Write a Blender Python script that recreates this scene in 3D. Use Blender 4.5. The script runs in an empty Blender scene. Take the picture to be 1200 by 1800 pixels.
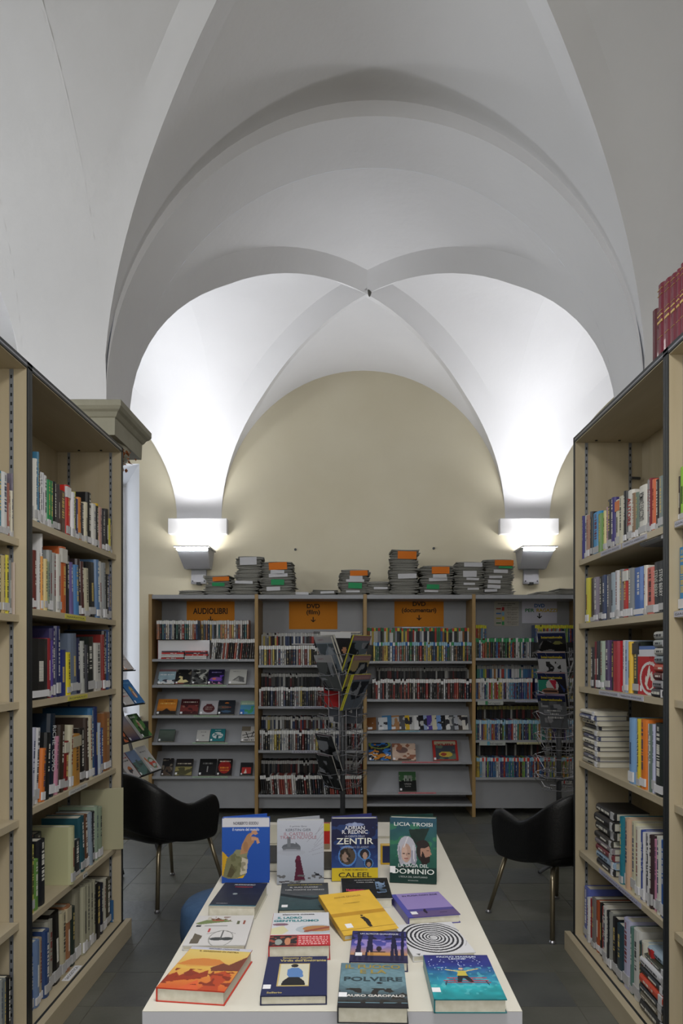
import bpy, math, random
import numpy as np
from mathutils import Vector, Matrix
PI = math.pi
F, CX, CY, H = 1300.0, 615.0, 1150.0, 1.43     # focal length in px of a 1200x1800 frame, vanishing point, eye height
S = bpy.context.scene
COL = S.collection
rnd = random.Random(7)

# ------------------------------------------------------------------ camera, world, light, exposure
cam_d = bpy.data.cameras.new('camera')
cam = bpy.data.objects.new('camera', cam_d); COL.objects.link(cam); S.camera = cam
cam.location = (0, 0, H); cam.rotation_euler = (PI / 2, 0, 0)
cam_d.sensor_fit = 'VERTICAL'; cam_d.sensor_height = 36; cam_d.sensor_width = 24
cam_d.lens = F / 1800 * 36
cam_d.shift_x = -(CX - 600) / 1800; cam_d.shift_y = (CY - 900) / 1800
cam_d.clip_start = 0.02
w = bpy.data.worlds.new('world'); S.world = w; w.use_nodes = True
w.node_tree.nodes['Background'].inputs[0].default_value = (0.75, 0.85, 1.0, 1)
w.node_tree.nodes['Background'].inputs[1].default_value = 0.6
S.view_settings.view_transform = 'Standard'; S.view_settings.look = 'None'
S.view_settings.gamma = 1; S.view_settings.exposure = 0.36
try: S.view_settings.use_curve_mapping = False
except Exception: pass

def area(name, loc, rot, sx, sy, power, color=(1, 1, 1)):
    d = bpy.data.lights.new(name, 'AREA'); d.shape = 'RECTANGLE'; d.size = sx; d.size_y = sy
    d.energy = power; d.color = color
    o = bpy.data.objects.new(name, d); COL.objects.link(o); o.location = loc; o.rotation_euler = rot
    return o
# daylight from the far-bay window, and lights for unseen, unmodelled windows in the other walls
area('rear_window_light', (0.3, -2.40, 2.0), (math.radians(68), 0, 0), 2.6, 2.2, 80, (1.0, 0.985, 0.96))
area('right_window_light', (4.52, 1.6, 2.9), (0, math.radians(94), 0), 1.3, 2.2, 8, (0.97, 0.99, 1.0))
area('left_window_light', (-4.25, 1.5, 2.9), (0, -math.radians(94), 0), 1.3, 2.2, 62, (0.93, 0.97, 1.0))
area('far_window_light', (-2.95, 7.40, 2.0), (-PI / 2, 0, 0), 1.2, 2.3, 24, (0.82, 0.9, 1.0))

# ------------------------------------------------------------------ helpers
def lin(c):
    return c / 12.92 if c <= 0.04045 else ((c + 0.055) / 1.055) ** 2.4
def hx(s):
    if not isinstance(s, str): return tuple(s)
    s = s.lstrip('#')
    if len(s) == 3: s = ''.join(a * 2 for a in s)
    return tuple(lin(int(s[i:i + 2], 16) / 255) for i in (0, 2, 4))
def P(px, py, p):
    return ((px - CX) / p, F / p, H + (CY - py) / p)

def tag(o, label=None, cat=None, group=None, kind=None):
    if label: o['label'] = label
    if cat: o['category'] = cat
    if group: o['group'] = group
    if kind: o['kind'] = kind
    return o
class MB:
    def __init__(s): s.v = []; s.f = []; s.c = []
    def box(s, x0, x1, y0, y1, z0, z1, M=None, col=None):
        n = len(s.v)
        for z in (z0, z1):
            for x, y in ((x0, y0), (x1, y0), (x1, y1), (x0, y1)):
                q = Vector((x, y, z)); s.v.append(tuple(M @ q) if M else (x, y, z))
        fs = [(0, 3, 2, 1), (4, 5, 6, 7), (0, 1, 5, 4), (1, 2, 6, 5), (2, 3, 7, 6), (3, 0, 4, 7)]
        s.f += [tuple(n + i for i in f) for f in fs]
        if col is not None: s.c += [col] * 6
        return s
    def prism(s, pts, z0, z1, M=None, axis='z'):
        n = len(s.v); k = len(pts)
        for z in (z0, z1):
            for a, b in pts:
                q = Vector((a, b, z)) if axis == 'z' else (Vector((a, z, b)) if axis == 'y' else Vector((z, a, b)))
                s.v.append(tuple(M @ q) if M else tuple(q))
        s.f.append(tuple(n + i for i in range(k))[::-1]); s.f.append(tuple(n + k + i for i in range(k)))
        for i in range(k):
            j = (i + 1) % k; s.f.append((n + i, n + j, n + k + j, n + k + i))
        return s
    def tube(s, pts, r, seg=8, r2=None):
        pts = [Vector(p) for p in pts]; n = len(s.v); k = len(pts)
        prev = None
        for i, p in enumerate(pts):
            t = (pts[min(i + 1, k - 1)] - pts[max(i - 1, 0)]).normalized()
            if prev is None:
                a = Vector((0, 0, 1)) if abs(t.z) < .9 else Vector((1, 0, 0))
                u = t.cross(a).normalized()
            else:
                u = (prev - t * prev.dot(t)).normalized()
            prev = u; v = t.cross(u)
            rr = r if r2 is None else r + (r2 - r) * i / (k - 1)
            for j in range(seg):
                a = 2 * PI * j / seg
                s.v.append(tuple(p + u * math.cos(a) * rr + v * math.sin(a) * rr))
        for i in range(k - 1):
            for j in range(seg):
                a = n + i * seg + j; b = n + i * seg + (j + 1) % seg
                s.f.append((a, b, b + seg, a + seg))
        s.f.append(tuple(n + j for j in range(seg))[::-1]); s.f.append(tuple(n + (k - 1) * seg + j for j in range(seg)))
        return s
    def lathe(s, prof, c=(0, 0, 0), seg=32):
        n = len(s.v); k = len(prof)
        for r, z in prof:
            for j in range(seg):
                a = 2 * PI * j / seg; s.v.append((c[0] + r * math.cos(a), c[1] + r * math.sin(a), c[2] + z))
        for i in range(k - 1):
            for j in range(seg):
                a = n + i * seg + j; b = n + i * seg + (j + 1) % seg
                s.f.append((a, b, b + seg, a + seg))
        s.f.append(tuple(n + j for j in range(seg))[::-1]); s.f.append(tuple(n + (k - 1) * seg + j for j in range(seg)))
        return s
    def grid(s, rows):
        n = len(s.v); R = len(rows); C_ = len(rows[0])
        for r in rows: s.v += [tuple(p) for p in r]
        for i in range(R - 1):
            for j in range(C_ - 1):
                a = n + i * C_ + j; s.f.append((a, a + 1, a + C_ + 1, a + C_))
        return s
    def mesh(s, name, mat=None, smooth=False, angle=None):
        me = bpy.data.meshes.new(name); me.from_pydata(s.v, [], s.f)
        if mat: me.materials.append(mat)
        if s.c:
            a = me.color_attributes.new('Col', 'FLOAT_COLOR', 'CORNER')
            buf = []
            for f, c in zip(s.f, s.c): buf += [c[0], c[1], c[2], 1.0] * len(f)
            a.data.foreach_set('color', buf)
        me.update()
        if smooth:
            me.polygons.foreach_set('use_smooth', [True] * len(me.polygons))
            if angle is not None: me.set_sharp_from_angle(angle=angle)
        return me
def obj(name, me, parent=None, loc=None, rot=None, scale=None, color=None):
    o = bpy.data.objects.new(name, me); COL.objects.link(o)
    if parent: o.parent = parent
    if loc is not None: o.location = loc
    if rot is not None: o.rotation_euler = rot
    if scale is not None: o.scale = scale
    if color is not None: o.color = (*hx(color), 1)
    return o
def empty(name, loc=(0, 0, 0), rz=0):
    o = bpy.data.objects.new(name, None); COL.objects.link(o); o.location = loc
    o.rotation_euler = (0, 0, rz); o.empty_display_size = .1
    return o
def bevel(o, w=.002, seg=2):
    m = o.modifiers.new('bevel', 'BEVEL'); m.width = w; m.segments = seg; m.limit_method = 'ANGLE'; return o

# ------------------------------------------------------------------ materials
def nm(name, base, rough=.6, metal=0, spec=.4):
    m = bpy.data.materials.new(name); m.use_nodes = True
    b = m.node_tree.nodes['Principled BSDF']
    b.inputs['Base Color'].default_value = (*hx(base), 1); b.inputs['Roughness'].default_value = rough
    b.inputs['Metallic'].default_value = metal; b.inputs['Specular IOR Level'].default_value = spec
    return m, m.node_tree, b
def noisy(name, c1, c2, scale=6, rough=.6, bump=.0, stretch=(1, 1, 1), metal=0, spec=.4, detail=4, bscale=None):
    m, t, b = nm(name, c1, rough, metal, spec)
    tc = t.nodes.new('ShaderNodeTexCoord'); mp = t.nodes.new('ShaderNodeMapping'); mp.inputs['Scale'].default_value = stretch
    n = t.nodes.new('ShaderNodeTexNoise'); n.inputs['Scale'].default_value = scale; n.inputs['Detail'].default_value = detail
    r = t.nodes.new('ShaderNodeValToRGB'); r.color_ramp.elements[0].color = (*hx(c1), 1); r.color_ramp.elements[1].color = (*hx(c2), 1)
    r.color_ramp.elements[0].position = .3; r.color_ramp.elements[1].position = .7
    L = t.links.new
    L(tc.outputs['Object'], mp.inputs[0]); L(mp.outputs[0], n.inputs['Vector']); L(n.outputs['Fac'], r.inputs[0]); L(r.outputs[0], b.inputs['Base Color'])
    if bump:
        n2 = t.nodes.new('ShaderNodeTexNoise'); n2.inputs['Scale'].default_value = bscale or scale * 4; n2.inputs['Detail'].default_value = 5
        bp = t.nodes.new('ShaderNodeBump'); bp.inputs['Strength'].default_value = bump; bp.inputs['Distance'].default_value = .01
        L(mp.outputs[0], n2.inputs['Vector']); L(n2.outputs['Fac'], bp.inputs['Height']); L(bp.outputs[0], b.inputs['Normal'])
    return m
M_VAULT = noisy('white_plaster', 'd5d5d8', 'dddde0', 1.3, .9, .4, spec=.1, bscale=7)
M_CREAM = noisy('cream_plaster', 'd2cab2', 'd9d2bc', 1.6, .9, .10, spec=.1, bscale=12)
M_STONE = noisy('capital_stone', '8f8c7c', '9d9a8a', 5, .85, .3, bscale=30)
M_WOOD = noisy('maple_wood', 'ac9f84', 'b7ab92', 3, .5, .03, stretch=(6, 6, .7), detail=6)
M_WOODH = noisy('maple_shelf_wood', 'b0a388', 'bcb097', 3, .5, .03, stretch=(6, .7, 6), detail=6)
M_POST = noisy('ochre_wood', '94784a', 'a1845a', 4, .5, .03, stretch=(5, 5, .5))
M_BLACK = nm('black_edge', '1b1f22', .45)[0]
M_GREYM = noisy('grey_metal', '8f9196', '94969b', 8, .45, 0, spec=.4)
M_DGREY = nm('dark_metal', '4a4c50', .4, .3)[0]
M_STEEL = nm('steel', '8d8d92', .3, .8)[0]
M_BRASS = nm('bronzed_tube', '8f8570', .28, .85)[0]
M_TRACK = nm('shelf_track', '8b8f96', .4, .5)[0]
M_LEATHER = noisy('black_leather', '08080a', '0e0e10', 30, .42, .12, bscale=120, spec=.35)
M_TABLE = noisy('white_laminate', 'cdc9bd', 'd2cec3', 3, .38, 0, spec=.4)
M_EDGE = nm('laminate_edge', 'b9bac2', .5)[0]
M_PAPER = noisy('paper_block', 'd2cfc2', 'c2beae', 60, .85, 0, stretch=(1, 8, 1))
M_WHITE = nm('white_sticker', 'dcdce0', .6)[0]
M_SLATE = noisy('slate_tile', '55564e', '676760', 5, .42, .12, bscale=25, spec=.5)
M_SLATE2 = noisy('slate_tile_dark', '4d4f50', '5e605d', 4, .38, .12, bscale=30, spec=.5)
M_GROUT = nm('grout', '6e6a5e', .8)[0]
M_BLUE = noisy('blue_fabric', '3c5a80', '43638b', 40, .8, .1)
M_LEAF = noisy('dried_leaf', '6e3c1c', '8d5428', 20, .8)
M_LAMPW = nm('white_enamel', 'cfcfd4', .4)[0]
M_LAMPG = nm('grey_enamel', '9c9da3', .4)[0]
M_NEWS = noisy('newsprint', '7c7b76', 'a5a49d', 14, .9, .0, stretch=(1, 1, 12))
M_GLASS = nm('window_glass', 'dfe6ec', .05)[0]
m = bpy.data.materials.new('lamp_glass'); m.use_nodes = True; b = m.node_tree.nodes['Principled BSDF']
b.inputs['Emission Color'].default_value = (1, .98, .95, 1); b.inputs['Emission Strength'].default_value = 15; M_GLOW = m
def oc(name, rough, coat=0):
    m, t, b = nm(name, 'fff', rough); i = t.nodes.new('ShaderNodeObjectInfo'); t.links.new(i.outputs['Color'], b.inputs['Base Color'])
    b.inputs['Coat Weight'].default_value = coat
    return m
M_OC = oc('tinted_cover', .42, .15)      # colour of each object comes from its own object colour
M_OCM = oc('tinted_paper', .8)
def vc(name, rough):
    m, t, b = nm(name, 'fff', rough); a = t.nodes.new('ShaderNodeVertexColor'); a.layer_name = 'Col'
    t.links.new(a.outputs['Color'], b.inputs['Base Color']); return m
M_PRINT = vc('printed_cover', .5); M_PRINT.node_tree.nodes['Principled BSDF'].inputs['Specular IOR Level'].default_value = .22
M_PRINTM = vc('printed_matt', .7)

def struct(name, mb, mat, parent=None, smooth=False, angle=None):
    o = obj(name, mb.mesh(name, mat, smooth, angle), parent)
    if not parent: o['kind'] = 'structure'
    return o
def part(name, mb, mat, parent, smooth=False, angle=None, **k):
    return obj(name, mb.mesh(name, mat, smooth, angle), parent, **k)

# lettering: collected and turned into meshes in one go at the end
TEXTS = []
def text(s, parent, M, size, color, align='CENTER', name='lettering', bold=0.0, xs=1.0, width=None):
    TEXTS.append((s, parent, M, size, color, align, name, bold, xs, width))

# printed pictures: a grid of small faces, each with the ink's colour
class Art:
    def __init__(s, nx, ny, base='fff'):
        s.nx, s.ny = nx, ny; s.a = np.empty((ny, nx, 3)); s.a[:] = hx(base)
        s.u, s.v = np.meshgrid((np.arange(nx) + .5) / nx, (np.arange(ny) + .5) / ny)
        s.r = np.random.RandomState(nx * 31 + ny)
    def put(s, mask, c, op=1.0):
        s.a[mask] = s.a[mask] * (1 - op) + np.array(hx(c)) * op; return s
    def rect(s, u0, v0, u1, v1, c, op=1.0): return s.put((s.u >= u0) & (s.u <= u1) & (s.v >= v0) & (s.v <= v1), c, op)
    def ell(s, u, v, a, b, c, op=1.0): return s.put(((s.u - u) / a) ** 2 + ((s.v - v) / b) ** 2 <= 1, c, op)
    def ring(s, u, v, a, b, t, c):
        q = np.sqrt(((s.u - u) / a) ** 2 + ((s.v - v) / b) ** 2); return s.put((q <= 1) & (q >= 1 - t), c)
    def poly(s, pts, c, op=1.0):
        m = np.zeros(s.u.shape, bool); n = len(pts); j = n - 1
        for i in range(n):
            xi, yi = pts[i]; xj, yj = pts[j]
            k = ((yi > s.v) != (yj > s.v)) & (s.u < (xj - xi) * (s.v - yi) / ((yj - yi) or 1e-9) + xi)
            m ^= k; j = i
        return s.put(m, c, op)
    def vgrad(s, c0, c1, v0=0, v1=1, u0=0, u1=1):
        t = np.clip((s.v - v0) / (v1 - v0), 0, 1)[..., None]; m = (s.v >= v0) & (s.v <= v1) & (s.u >= u0) & (s.u <= u1)
        g = np.array(hx(c0)) * (1 - t) + np.array(hx(c1)) * t; s.a[m] = g[m]; return s
    def noise(s, amt=.2, cell=6, seed=1, m=None):
        r = np.random.RandomState(seed); gx, gy = max(2, s.nx // cell) + 2, max(2, s.ny // cell) + 2
        g = r.rand(gy, gx); X = s.u * (gx - 2); Y = s.v * (gy - 2); i = X.astype(int); j = Y.astype(int); fx = X - i; fy = Y - j
        fx = fx * fx * (3 - 2 * fx); fy = fy * fy * (3 - 2 * fy)
        n = g[j, i] * (1 - fx) * (1 - fy) + g[j, i + 1] * fx * (1 - fy) + g[j + 1, i] * (1 - fx) * fy + g[j + 1, i + 1] * fx * fy
        k = (1 + amt * (n * 2 - 1))[..., None]
        if m is None: s.a *= k
        else: s.a = np.where(m[..., None], s.a * k, s.a)
        return s
    def blotch(s, c, thr=.55, cell=8, seed=3, v0=0, v1=1, u0=0, u1=1, op=1.0):
        r = np.random.RandomState(seed); gx, gy = max(2, s.nx // cell) + 2, max(2, s.ny // cell) + 2
        g = r.rand(gy, gx); X = s.u * (gx - 2); Y = s.v * (gy - 2); i = X.astype(int); j = Y.astype(int); fx = X - i; fy = Y - j
        n = g[j, i] * (1 - fx) * (1 - fy) + g[j, i + 1] * fx * (1 - fy) + g[j + 1, i] * (1 - fx) * fy + g[j + 1, i + 1] * fx * fy
        return s.put((n > thr) & (s.v >= v0) & (s.v <= v1) & (s.u >= u0) & (s.u <= u1), c, op)
    def line(s, x0, y0, x1, y1, t, c, op=1.0):
        dx, dy = x1 - x0, y1 - y0; L2 = dx * dx + dy * dy or 1e-9
        k = np.clip(((s.u - x0) * dx + (s.v - y0) * dy) / L2, 0, 1)
        return s.put(np.hypot(s.u - x0 - k * dx, (s.v - y0 - k * dy) * s.ny / s.nx) < t, c, op)
    def textrow(s, u0, u1, v, h, c, seed=0):
        r = np.random.RandomState(seed + int(v * 1000)); u = u0
        while u < u1:
            wd = r.uniform(.02, .06); s.rect(u, v - h / 2, min(u + wd, u1), v + h / 2, c); u += wd + .018
        return s
    def mesh(s, name, w, h, mat=None):          # in the xy plane, centred on x, y from 0 to h
        nx, ny = s.nx, s.ny
        X, Y = np.meshgrid(np.linspace(-w / 2, w / 2, nx + 1), np.linspace(0, h, ny + 1))
        co = np.zeros(((nx + 1) * (ny + 1), 3), np.float32); co[:, 0] = X.ravel(); co[:, 1] = Y.ravel()
        J, I = np.meshgrid(np.arange(ny), np.arange(nx), indexing='ij'); a = (J * (nx + 1) + I).ravel()
        q = np.stack([a, a + 1, a + nx + 2, a + nx + 1], 1).astype(np.int32)
        me = bpy.data.meshes.new(name); n = nx * ny
        me.vertices.add(len(co)); me.vertices.foreach_set('co', co.ravel())
        me.loops.add(n * 4); me.loops.foreach_set('vertex_index', q.ravel())
        me.polygons.add(n); me.polygons.foreach_set('loop_start', np.arange(0, n * 4, 4, dtype=np.int32))
        me.update(calc_edges=True)
        at = me.color_attributes.new('Col', 'FLOAT_COLOR', 'CORNER')
        c4 = np.ones((n, 4, 4), np.float32); c4[:, :, :3] = s.a.reshape(n, 1, 3); at.data.foreach_set('color', c4.ravel())
        me.materials.append(mat or M_PRINT)
        return me

# ------------------------------------------------------------------ room shell
XC, R, BW = .125, 1.34, .42          # bay centre, half span, width of the arch bands
YW = 6.99                            # far wall
A0, A1 = 3.683, 4.075                # the transverse arch in front of the far bay
SPR = 2.70
RY = (YW - A1) / 2
PX, PY = 2 * R + BW, 2 * RY + (A1 - A0)
XB = [XC - PX, XC, XC + PX]
YB = [YW - RY, YW - RY - PY, YW - RY - 2 * PY]
X0, X1, Y0 = XB[0] - R, XB[2] + R, YB[2] - RY
def cell(mb, xc, yc, b, dome, pinch, wd, ax=R, ay=RY, N=44):
    def z(xn, yn, prof):
        ax_, al = (abs(xn), abs(yn)) if prof == 'x' else (abs(yn), abs(xn))
        d = al - ax_
        zz = SPR + b * math.sqrt(max(0, 1 - ax_ * ax_)) + dome * (1 - xn * xn) * (1 - yn * yn)
        return zz - pinch * max(0, 1 - d / wd) * min(1, (1 - al) * 3.0)
    for prof in 'xy':
        for sg in (1, -1):
            rows = []
            for i in range(N + 1):
                c = math.sin(-PI / 2 + PI * i / N); u = abs(c); rem = 1 - u
                w1 = min(wd, rem * .5); ds = [0, w1 * .5, w1] + [w1 + (rem - w1) * k / 7 for k in range(1, 8)]
                row = []
                for d in ds:
                    al = sg * min(1, u + d)
                    xn, yn = (c, al) if prof == 'x' else (al, c)
                    row.append((xc + ax * xn, yc + ay * yn, z(xn, yn, prof)))
                rows.append(row)
            mb.grid(rows)
vault = empty('ceiling'); vault['kind'] = 'structure'
for i, xc in enumerate(XB):
    for j, yc in enumerate(YB):
        m = MB()
        if j == 0: cell(m, xc, yc, 1.41, .09, .075, .14)
        else: cell(m, xc, yc, 1.49, .08, .03, .10, ax=R + .012)
        me = m.mesh('vault_bay', M_VAULT, True, math.radians(9))
        obj('vault_bay', me, vault)
# longitudinal bands, flush with the cells
for i in range(2):
    xa = XB[i] + R; xb = xa + BW
    for j, yc in enumerate(YB):
        b = 1.41 if j == 0 else 1.49
        rows = []
        for k in range(49):
            t = PI * k / 48; y = yc - RY * math.cos(t); zz = SPR + b * math.sin(t)
            rows.append([(xa - .002, y, zz), (xb + .002, y, zz)])
        obj('arch_band', MB().grid(rows).mesh('arch_band', M_VAULT, True), vault)
# transverse arches with a face step towards the viewer
tn = 1
for (ya, yb) in ((A0, A1), (A0 - PY, A1 - PY)):
    for xc in XB:
        r1, r2, r3, r4 = [], [], [], []
        for k in range(65):
            t = PI * k / 64; c, s_ = math.cos(t), math.sin(t)
            r1.append((xc - R * c, yb, SPR + 1.41 * s_)); r2.append((xc - R * c, ya + .0, SPR + 1.41 * s_))
            r3.append((xc - (R - .002) * c, ya, SPR + 1.41 * s_)); r4.append((xc - (R + .0) * c, ya, SPR + 1.62 * s_ + .01))
        m = MB().grid([r1, r2]); m.grid([r3, r4])
        struct('trim_%d' % tn, m, M_VAULT, smooth=True, angle=math.radians(30)); tn += 1
for xa in (XB[0] + R, XB[1] + R):
    for (ya, yb) in ((A0, A1), (A0 - PY, A1 - PY)):
        m = MB().box(xa + .001, xa + BW - .001, ya + .001, yb - .001, SPR, 4.2)
        struct('trim_%d' % tn, m, M_VAULT); tn += 1
# grey leaf-shaped body: dark of the hole where the far groins meet, as colour
m = MB(); rows = []
for i in range(9):
    t = -PI / 2 + PI * i / 8
    rows.append([(XC + .02 + .017 * math.cos(t) * math.cos(a), YB[0] - .045 + .012 * math.cos(t) * math.sin(a) - .03 * math.sin(t), 4.155 + .06 * math.sin(t)) for a in [2 * PI * k / 10 for k in range(11)]])
m.grid(rows)
obj('vault_dark_hole', m.mesh('vault_dark_hole', nm('hole_grey', '6c6c68', .9)[0], True), vault)
# far wall with the window embrasure of the left bay
EX0, EX1, EZ0, EZ1 = -3.55, -1.99, .83, 3.23
m = MB(); m.box(EX1, X1, YW, YW + .12, 0, 4.7); m.box(X0, EX0, YW, YW + .12, 0, 4.7)
m.box(EX0, EX1, YW, YW + .12, EZ1, 4.7); m.box(EX0, EX1, YW, YW + .12, 0, EZ0)
wf = struct('wall_far', m, M_CREAM)
m = MB(); yq = YW + .5; sx = .3
def quad(mb, *p): n = len(mb.v); mb.v += p; mb.f.append((n, n + 1, n + 2, n + 3))
quad(m, (EX1, YW, EZ0), (EX1 - sx, yq, EZ0), (EX1 - sx, yq, EZ1 - .12), (EX1, YW, EZ1))
quad(m, (EX0, YW, EZ0), (EX0, YW, EZ1), (EX0 + sx, yq, EZ1 - .12), (EX0 + sx, yq, EZ0))
quad(m, (EX0, YW, EZ1), (EX1, YW, EZ1), (EX1 - sx, yq, EZ1 - .12), (EX0 + sx, yq, EZ1 - .12))
obj('window_reveal', m.mesh('window_reveal', M_VAULT), wf)
m = MB().box(EX0, EX1 + .02, YW - .05, yq, EZ0 - .02, EZ0 + .015)
win = struct('window_1', MB().box(EX0 + sx, EX1 - sx, yq, yq + .02, EZ0, EZ1 - .1), M_GLASS)
m2 = MB()
for a in (EX0 + sx, (EX0 + EX1) / 2, EX1 - sx): m2.box(a - .03, a + .03, yq - .04, yq, EZ0, EZ1 - .1)
for a in (EZ0 + .03, 1.9, EZ1 - .13): m2.box(EX0 + sx, EX1 - sx, yq - .04, yq, a - .03, a + .03)
part('window_frame', m2, M_LAMPW, win); part('window_sill', m, M_VAULT, win)
m = MB().box(EX0, EX1 + .12, YW - .10, YW - .0, .72, .80); part('dark_ledge', m, M_BLACK, win)
def wallbox(name, a, mat=M_CREAM): return struct(name, MB().box(*a), mat)
wallbox('wall_left', (X0 - .12, X0, Y0 - .12, YW + .12, 0, 4.7))
wallbox('wall_right', (X1, X1 + .12, Y0 - .12, YW + .12, 0, 4.7))
wallbox('wall_rear', (X0, X1, Y0 - .12, Y0, 0, 4.7))
# floor: a bed of grout with slate tiles on it
TX, TY = .3287, .323
fl = struct('floor', MB().box(X0, X1, Y0, YW, -.06, -.004), M_GROUT)
def tile(i, j, mb=None):
    g = .0016; x = -1.047 + TX * i; y = 3.652 + TY * j
    x0, x1 = max(x + g, X0), min(x + TX - g, X1); y0, y1 = max(y + g, Y0), min(y + TY - g, YW)
    if x1 - x0 < .02 or y1 - y0 < .02: return
    r = random.Random(i * 97 + j); dz = -r.random() * .0014
    if mb is None:
        b = MB(); e = .002
        b.box(x0, x1, y0, y1, -.004, dz - .001)
        obj('tile', b.mesh('tile', M_SLATE if r.random() < .6 else M_SLATE2), fl)
    else: mb.box(x0, x1, y0, y1, -.004, dz - .001)
rest = MB()
for i in range(-12, 19):
    for j in range(-20, 12):
        y = 3.652 + TY * j; x = -1.047 + TX * i
        if -2.1 < x < 2.0 and 1.2 < y: tile(i, j)
        else: tile(i, j, rest)
o = part('tile', rest, M_SLATE, fl); o['kind'] = 'stuff'
# corbels and columns
for k, xa in enumerate((XB[0] + R, XB[1] + R)):
    xm = xa + BW / 2
    m = MB().box(xm - .275, xm + .275, YW - .085, YW, 2.555, SPR)
    bevel(struct('trim_%d' % tn, m, M_VAULT), .004); tn += 1
def column(x, y, label):
    t = empty('column', (x, y, 0)); tag(t, label, 'column', kind='structure')
    prof = [(.285, SPR - .002), (.285, SPR - .03), (.275, SPR - .045), (.262, SPR - .055), (.25, SPR - .075), (.243, SPR - .08), (.24, SPR - .165)]
    m = MB()
    for (r0, z0), (r1, z1) in zip(prof[:-1], prof[1:]):
        n = len(m.v)
        for r_, z_ in ((r0, z0), (r1, z1)): m.v += [(-r_, -r_, z_), (r_, -r_, z_), (r_, r_, z_), (-r_, r_, z_)]
        for i in range(4):
            j = (i + 1) % 4; m.f.append((n + i, n + j, n + 4 + j, n + 4 + i))
    m.f.append((0, 1, 2, 3)); n = len(m.v); m.f.append((n - 1, n - 2, n - 3, n - 4))
    part('abacus', m, M_STONE, t)
    part('echinus', MB().lathe([(.165, SPR - .30), (.17, SPR - .285), (.165, SPR - .27), (.19, SPR - .25), (.225, SPR - .215), (.235, SPR - .19), (.235, SPR - .165)]), M_STONE, t, smooth=True, angle=.6)
    part('shaft', MB().lathe([(.155, .16), (.158, 1.0), (.15, SPR - .30)]), M_STONE, t, smooth=True, angle=.6)
    part('base', MB().lathe([(.19, 0), (.19, .06), (.18, .1), (.165, .13), (.165, .16)]), M_STONE, t, smooth=True, angle=.6)
    return t
xl, xr = XB[0] + R + BW / 2, XB[1] + R + BW / 2
column(xl, 3.965, 'pale stone column with square moulded capital rising behind the left bookcase')
column(xr, 3.965, 'pale stone column standing behind the right bookcase')
column(xl, .38, 'pale stone column behind the viewer on the left')
column(xr, .38, 'pale stone column behind the viewer on the right')
# dried leaves hanging from the left capital
m = MB(); r = random.Random(5)
for k in range(70):
    cx, cy, cz = r.gauss(-1.185, .018), r.gauss(3.82, .04), 2.50 - abs(r.gauss(0, .045))
    L, w_ = r.uniform(.015, .032), r.uniform(.006, .011)
    Mx = Matrix.Translation((cx, cy, cz)) @ Matrix.Rotation(r.uniform(0, 6.3), 4, 'Z') @ Matrix.Rotation(r.uniform(.3, 2.6), 4, 'Y')
    n = len(m.v)
    for p in ((0, 0, 0), (L * .4, w_, .004), (L, 0, .0), (L * .4, -w_, .004)): m.v.append(tuple(Mx @ Vector(p)))
    m.f += [(n, n + 1, n + 2), (n, n + 2, n + 3)]
o = obj('dried_leaves', m.mesh('dried_leaves', M_LEAF)); tag(o, 'rust brown dried leaf spray hanging under the stone capital', 'dried leaves', kind='stuff')

# ------------------------------------------------------------------ wall lamps
def wall_lamp(x, label, power):
    t = empty('wall_lamp', (x, YW, 2.07)); tag(t, label, 'lamp', 'uplights under the corbels')
    m = MB()   # housing: wide open top leaning out of the wall, narrow foot
    T = [(-.145, -.03, .325), (.145, -.03, .325), (.145, -.36, .325), (-.145, -.36, .325)]
    B_ = [(-.12, -.03, .155), (.12, -.03, .155), (.12, -.12, .155), (-.12, -.12, .155)]
    m.v = T + B_; m.f = [(4, 5, 6, 7), (0, 4, 7, 3), (1, 2, 6, 5), (2, 3, 7, 6), (0, 1, 5, 4)]
    o = part('housing', m, M_LAMPG, t); s = o.modifiers.new('shell', 'SOLIDIFY'); s.thickness = .006
    m = MB()
    for a in ((-.16, .16, -.38, -.365), (-.16, .16, -.03, -.015), (-.16, -.145, -.365, -.03), (.145, .16, -.365, -.03)): m.box(*a, .32, .332)
    part('rim', m, M_LAMPW, t)
    part('glass', MB().box(-.14, .14, -.355, -.035, .300, .304), M_GLOW, t)
    m = MB().prism([(-.0, .02), (-.05, .02), (-.055, .04), (-.045, .17), (-.01, .17)], -.07, .07, axis='x')
    part('bracket', m, M_LAMPG, t)
    part('cable_plug', MB().box(-.02, .02, -.058, -.0, .012, .035), M_BLACK, t)
    for s_ in (-1, 1): part('screw', MB().lathe([(.007, 0), (.007, .004)], seg=10), M_BLACK, t, loc=(s_ * .055, -.056, .045), rot=(PI / 2, 0, 0))
    d = bpy.data.lights.new('uplight', 'AREA'); d.shape = 'RECTANGLE'; d.size = .27; d.size_y = .26; d.energy = power; d.color = (.97, .98, 1.0); d.spread = math.radians(130)
    l = bpy.data.objects.new('uplight', d); COL.objects.link(l); l.parent = t; l.location = (0, -.25, .336); l.rotation_euler = (PI + .6, 0, 0)
wall_lamp(-1.42, 'grey wedge-shaped uplight under the left corbel, above the audiobook shelves', 20)
wall_lamp(1.70, 'grey wedge-shaped uplight under the right corbel, beside the right bookcase', 20)

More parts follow.
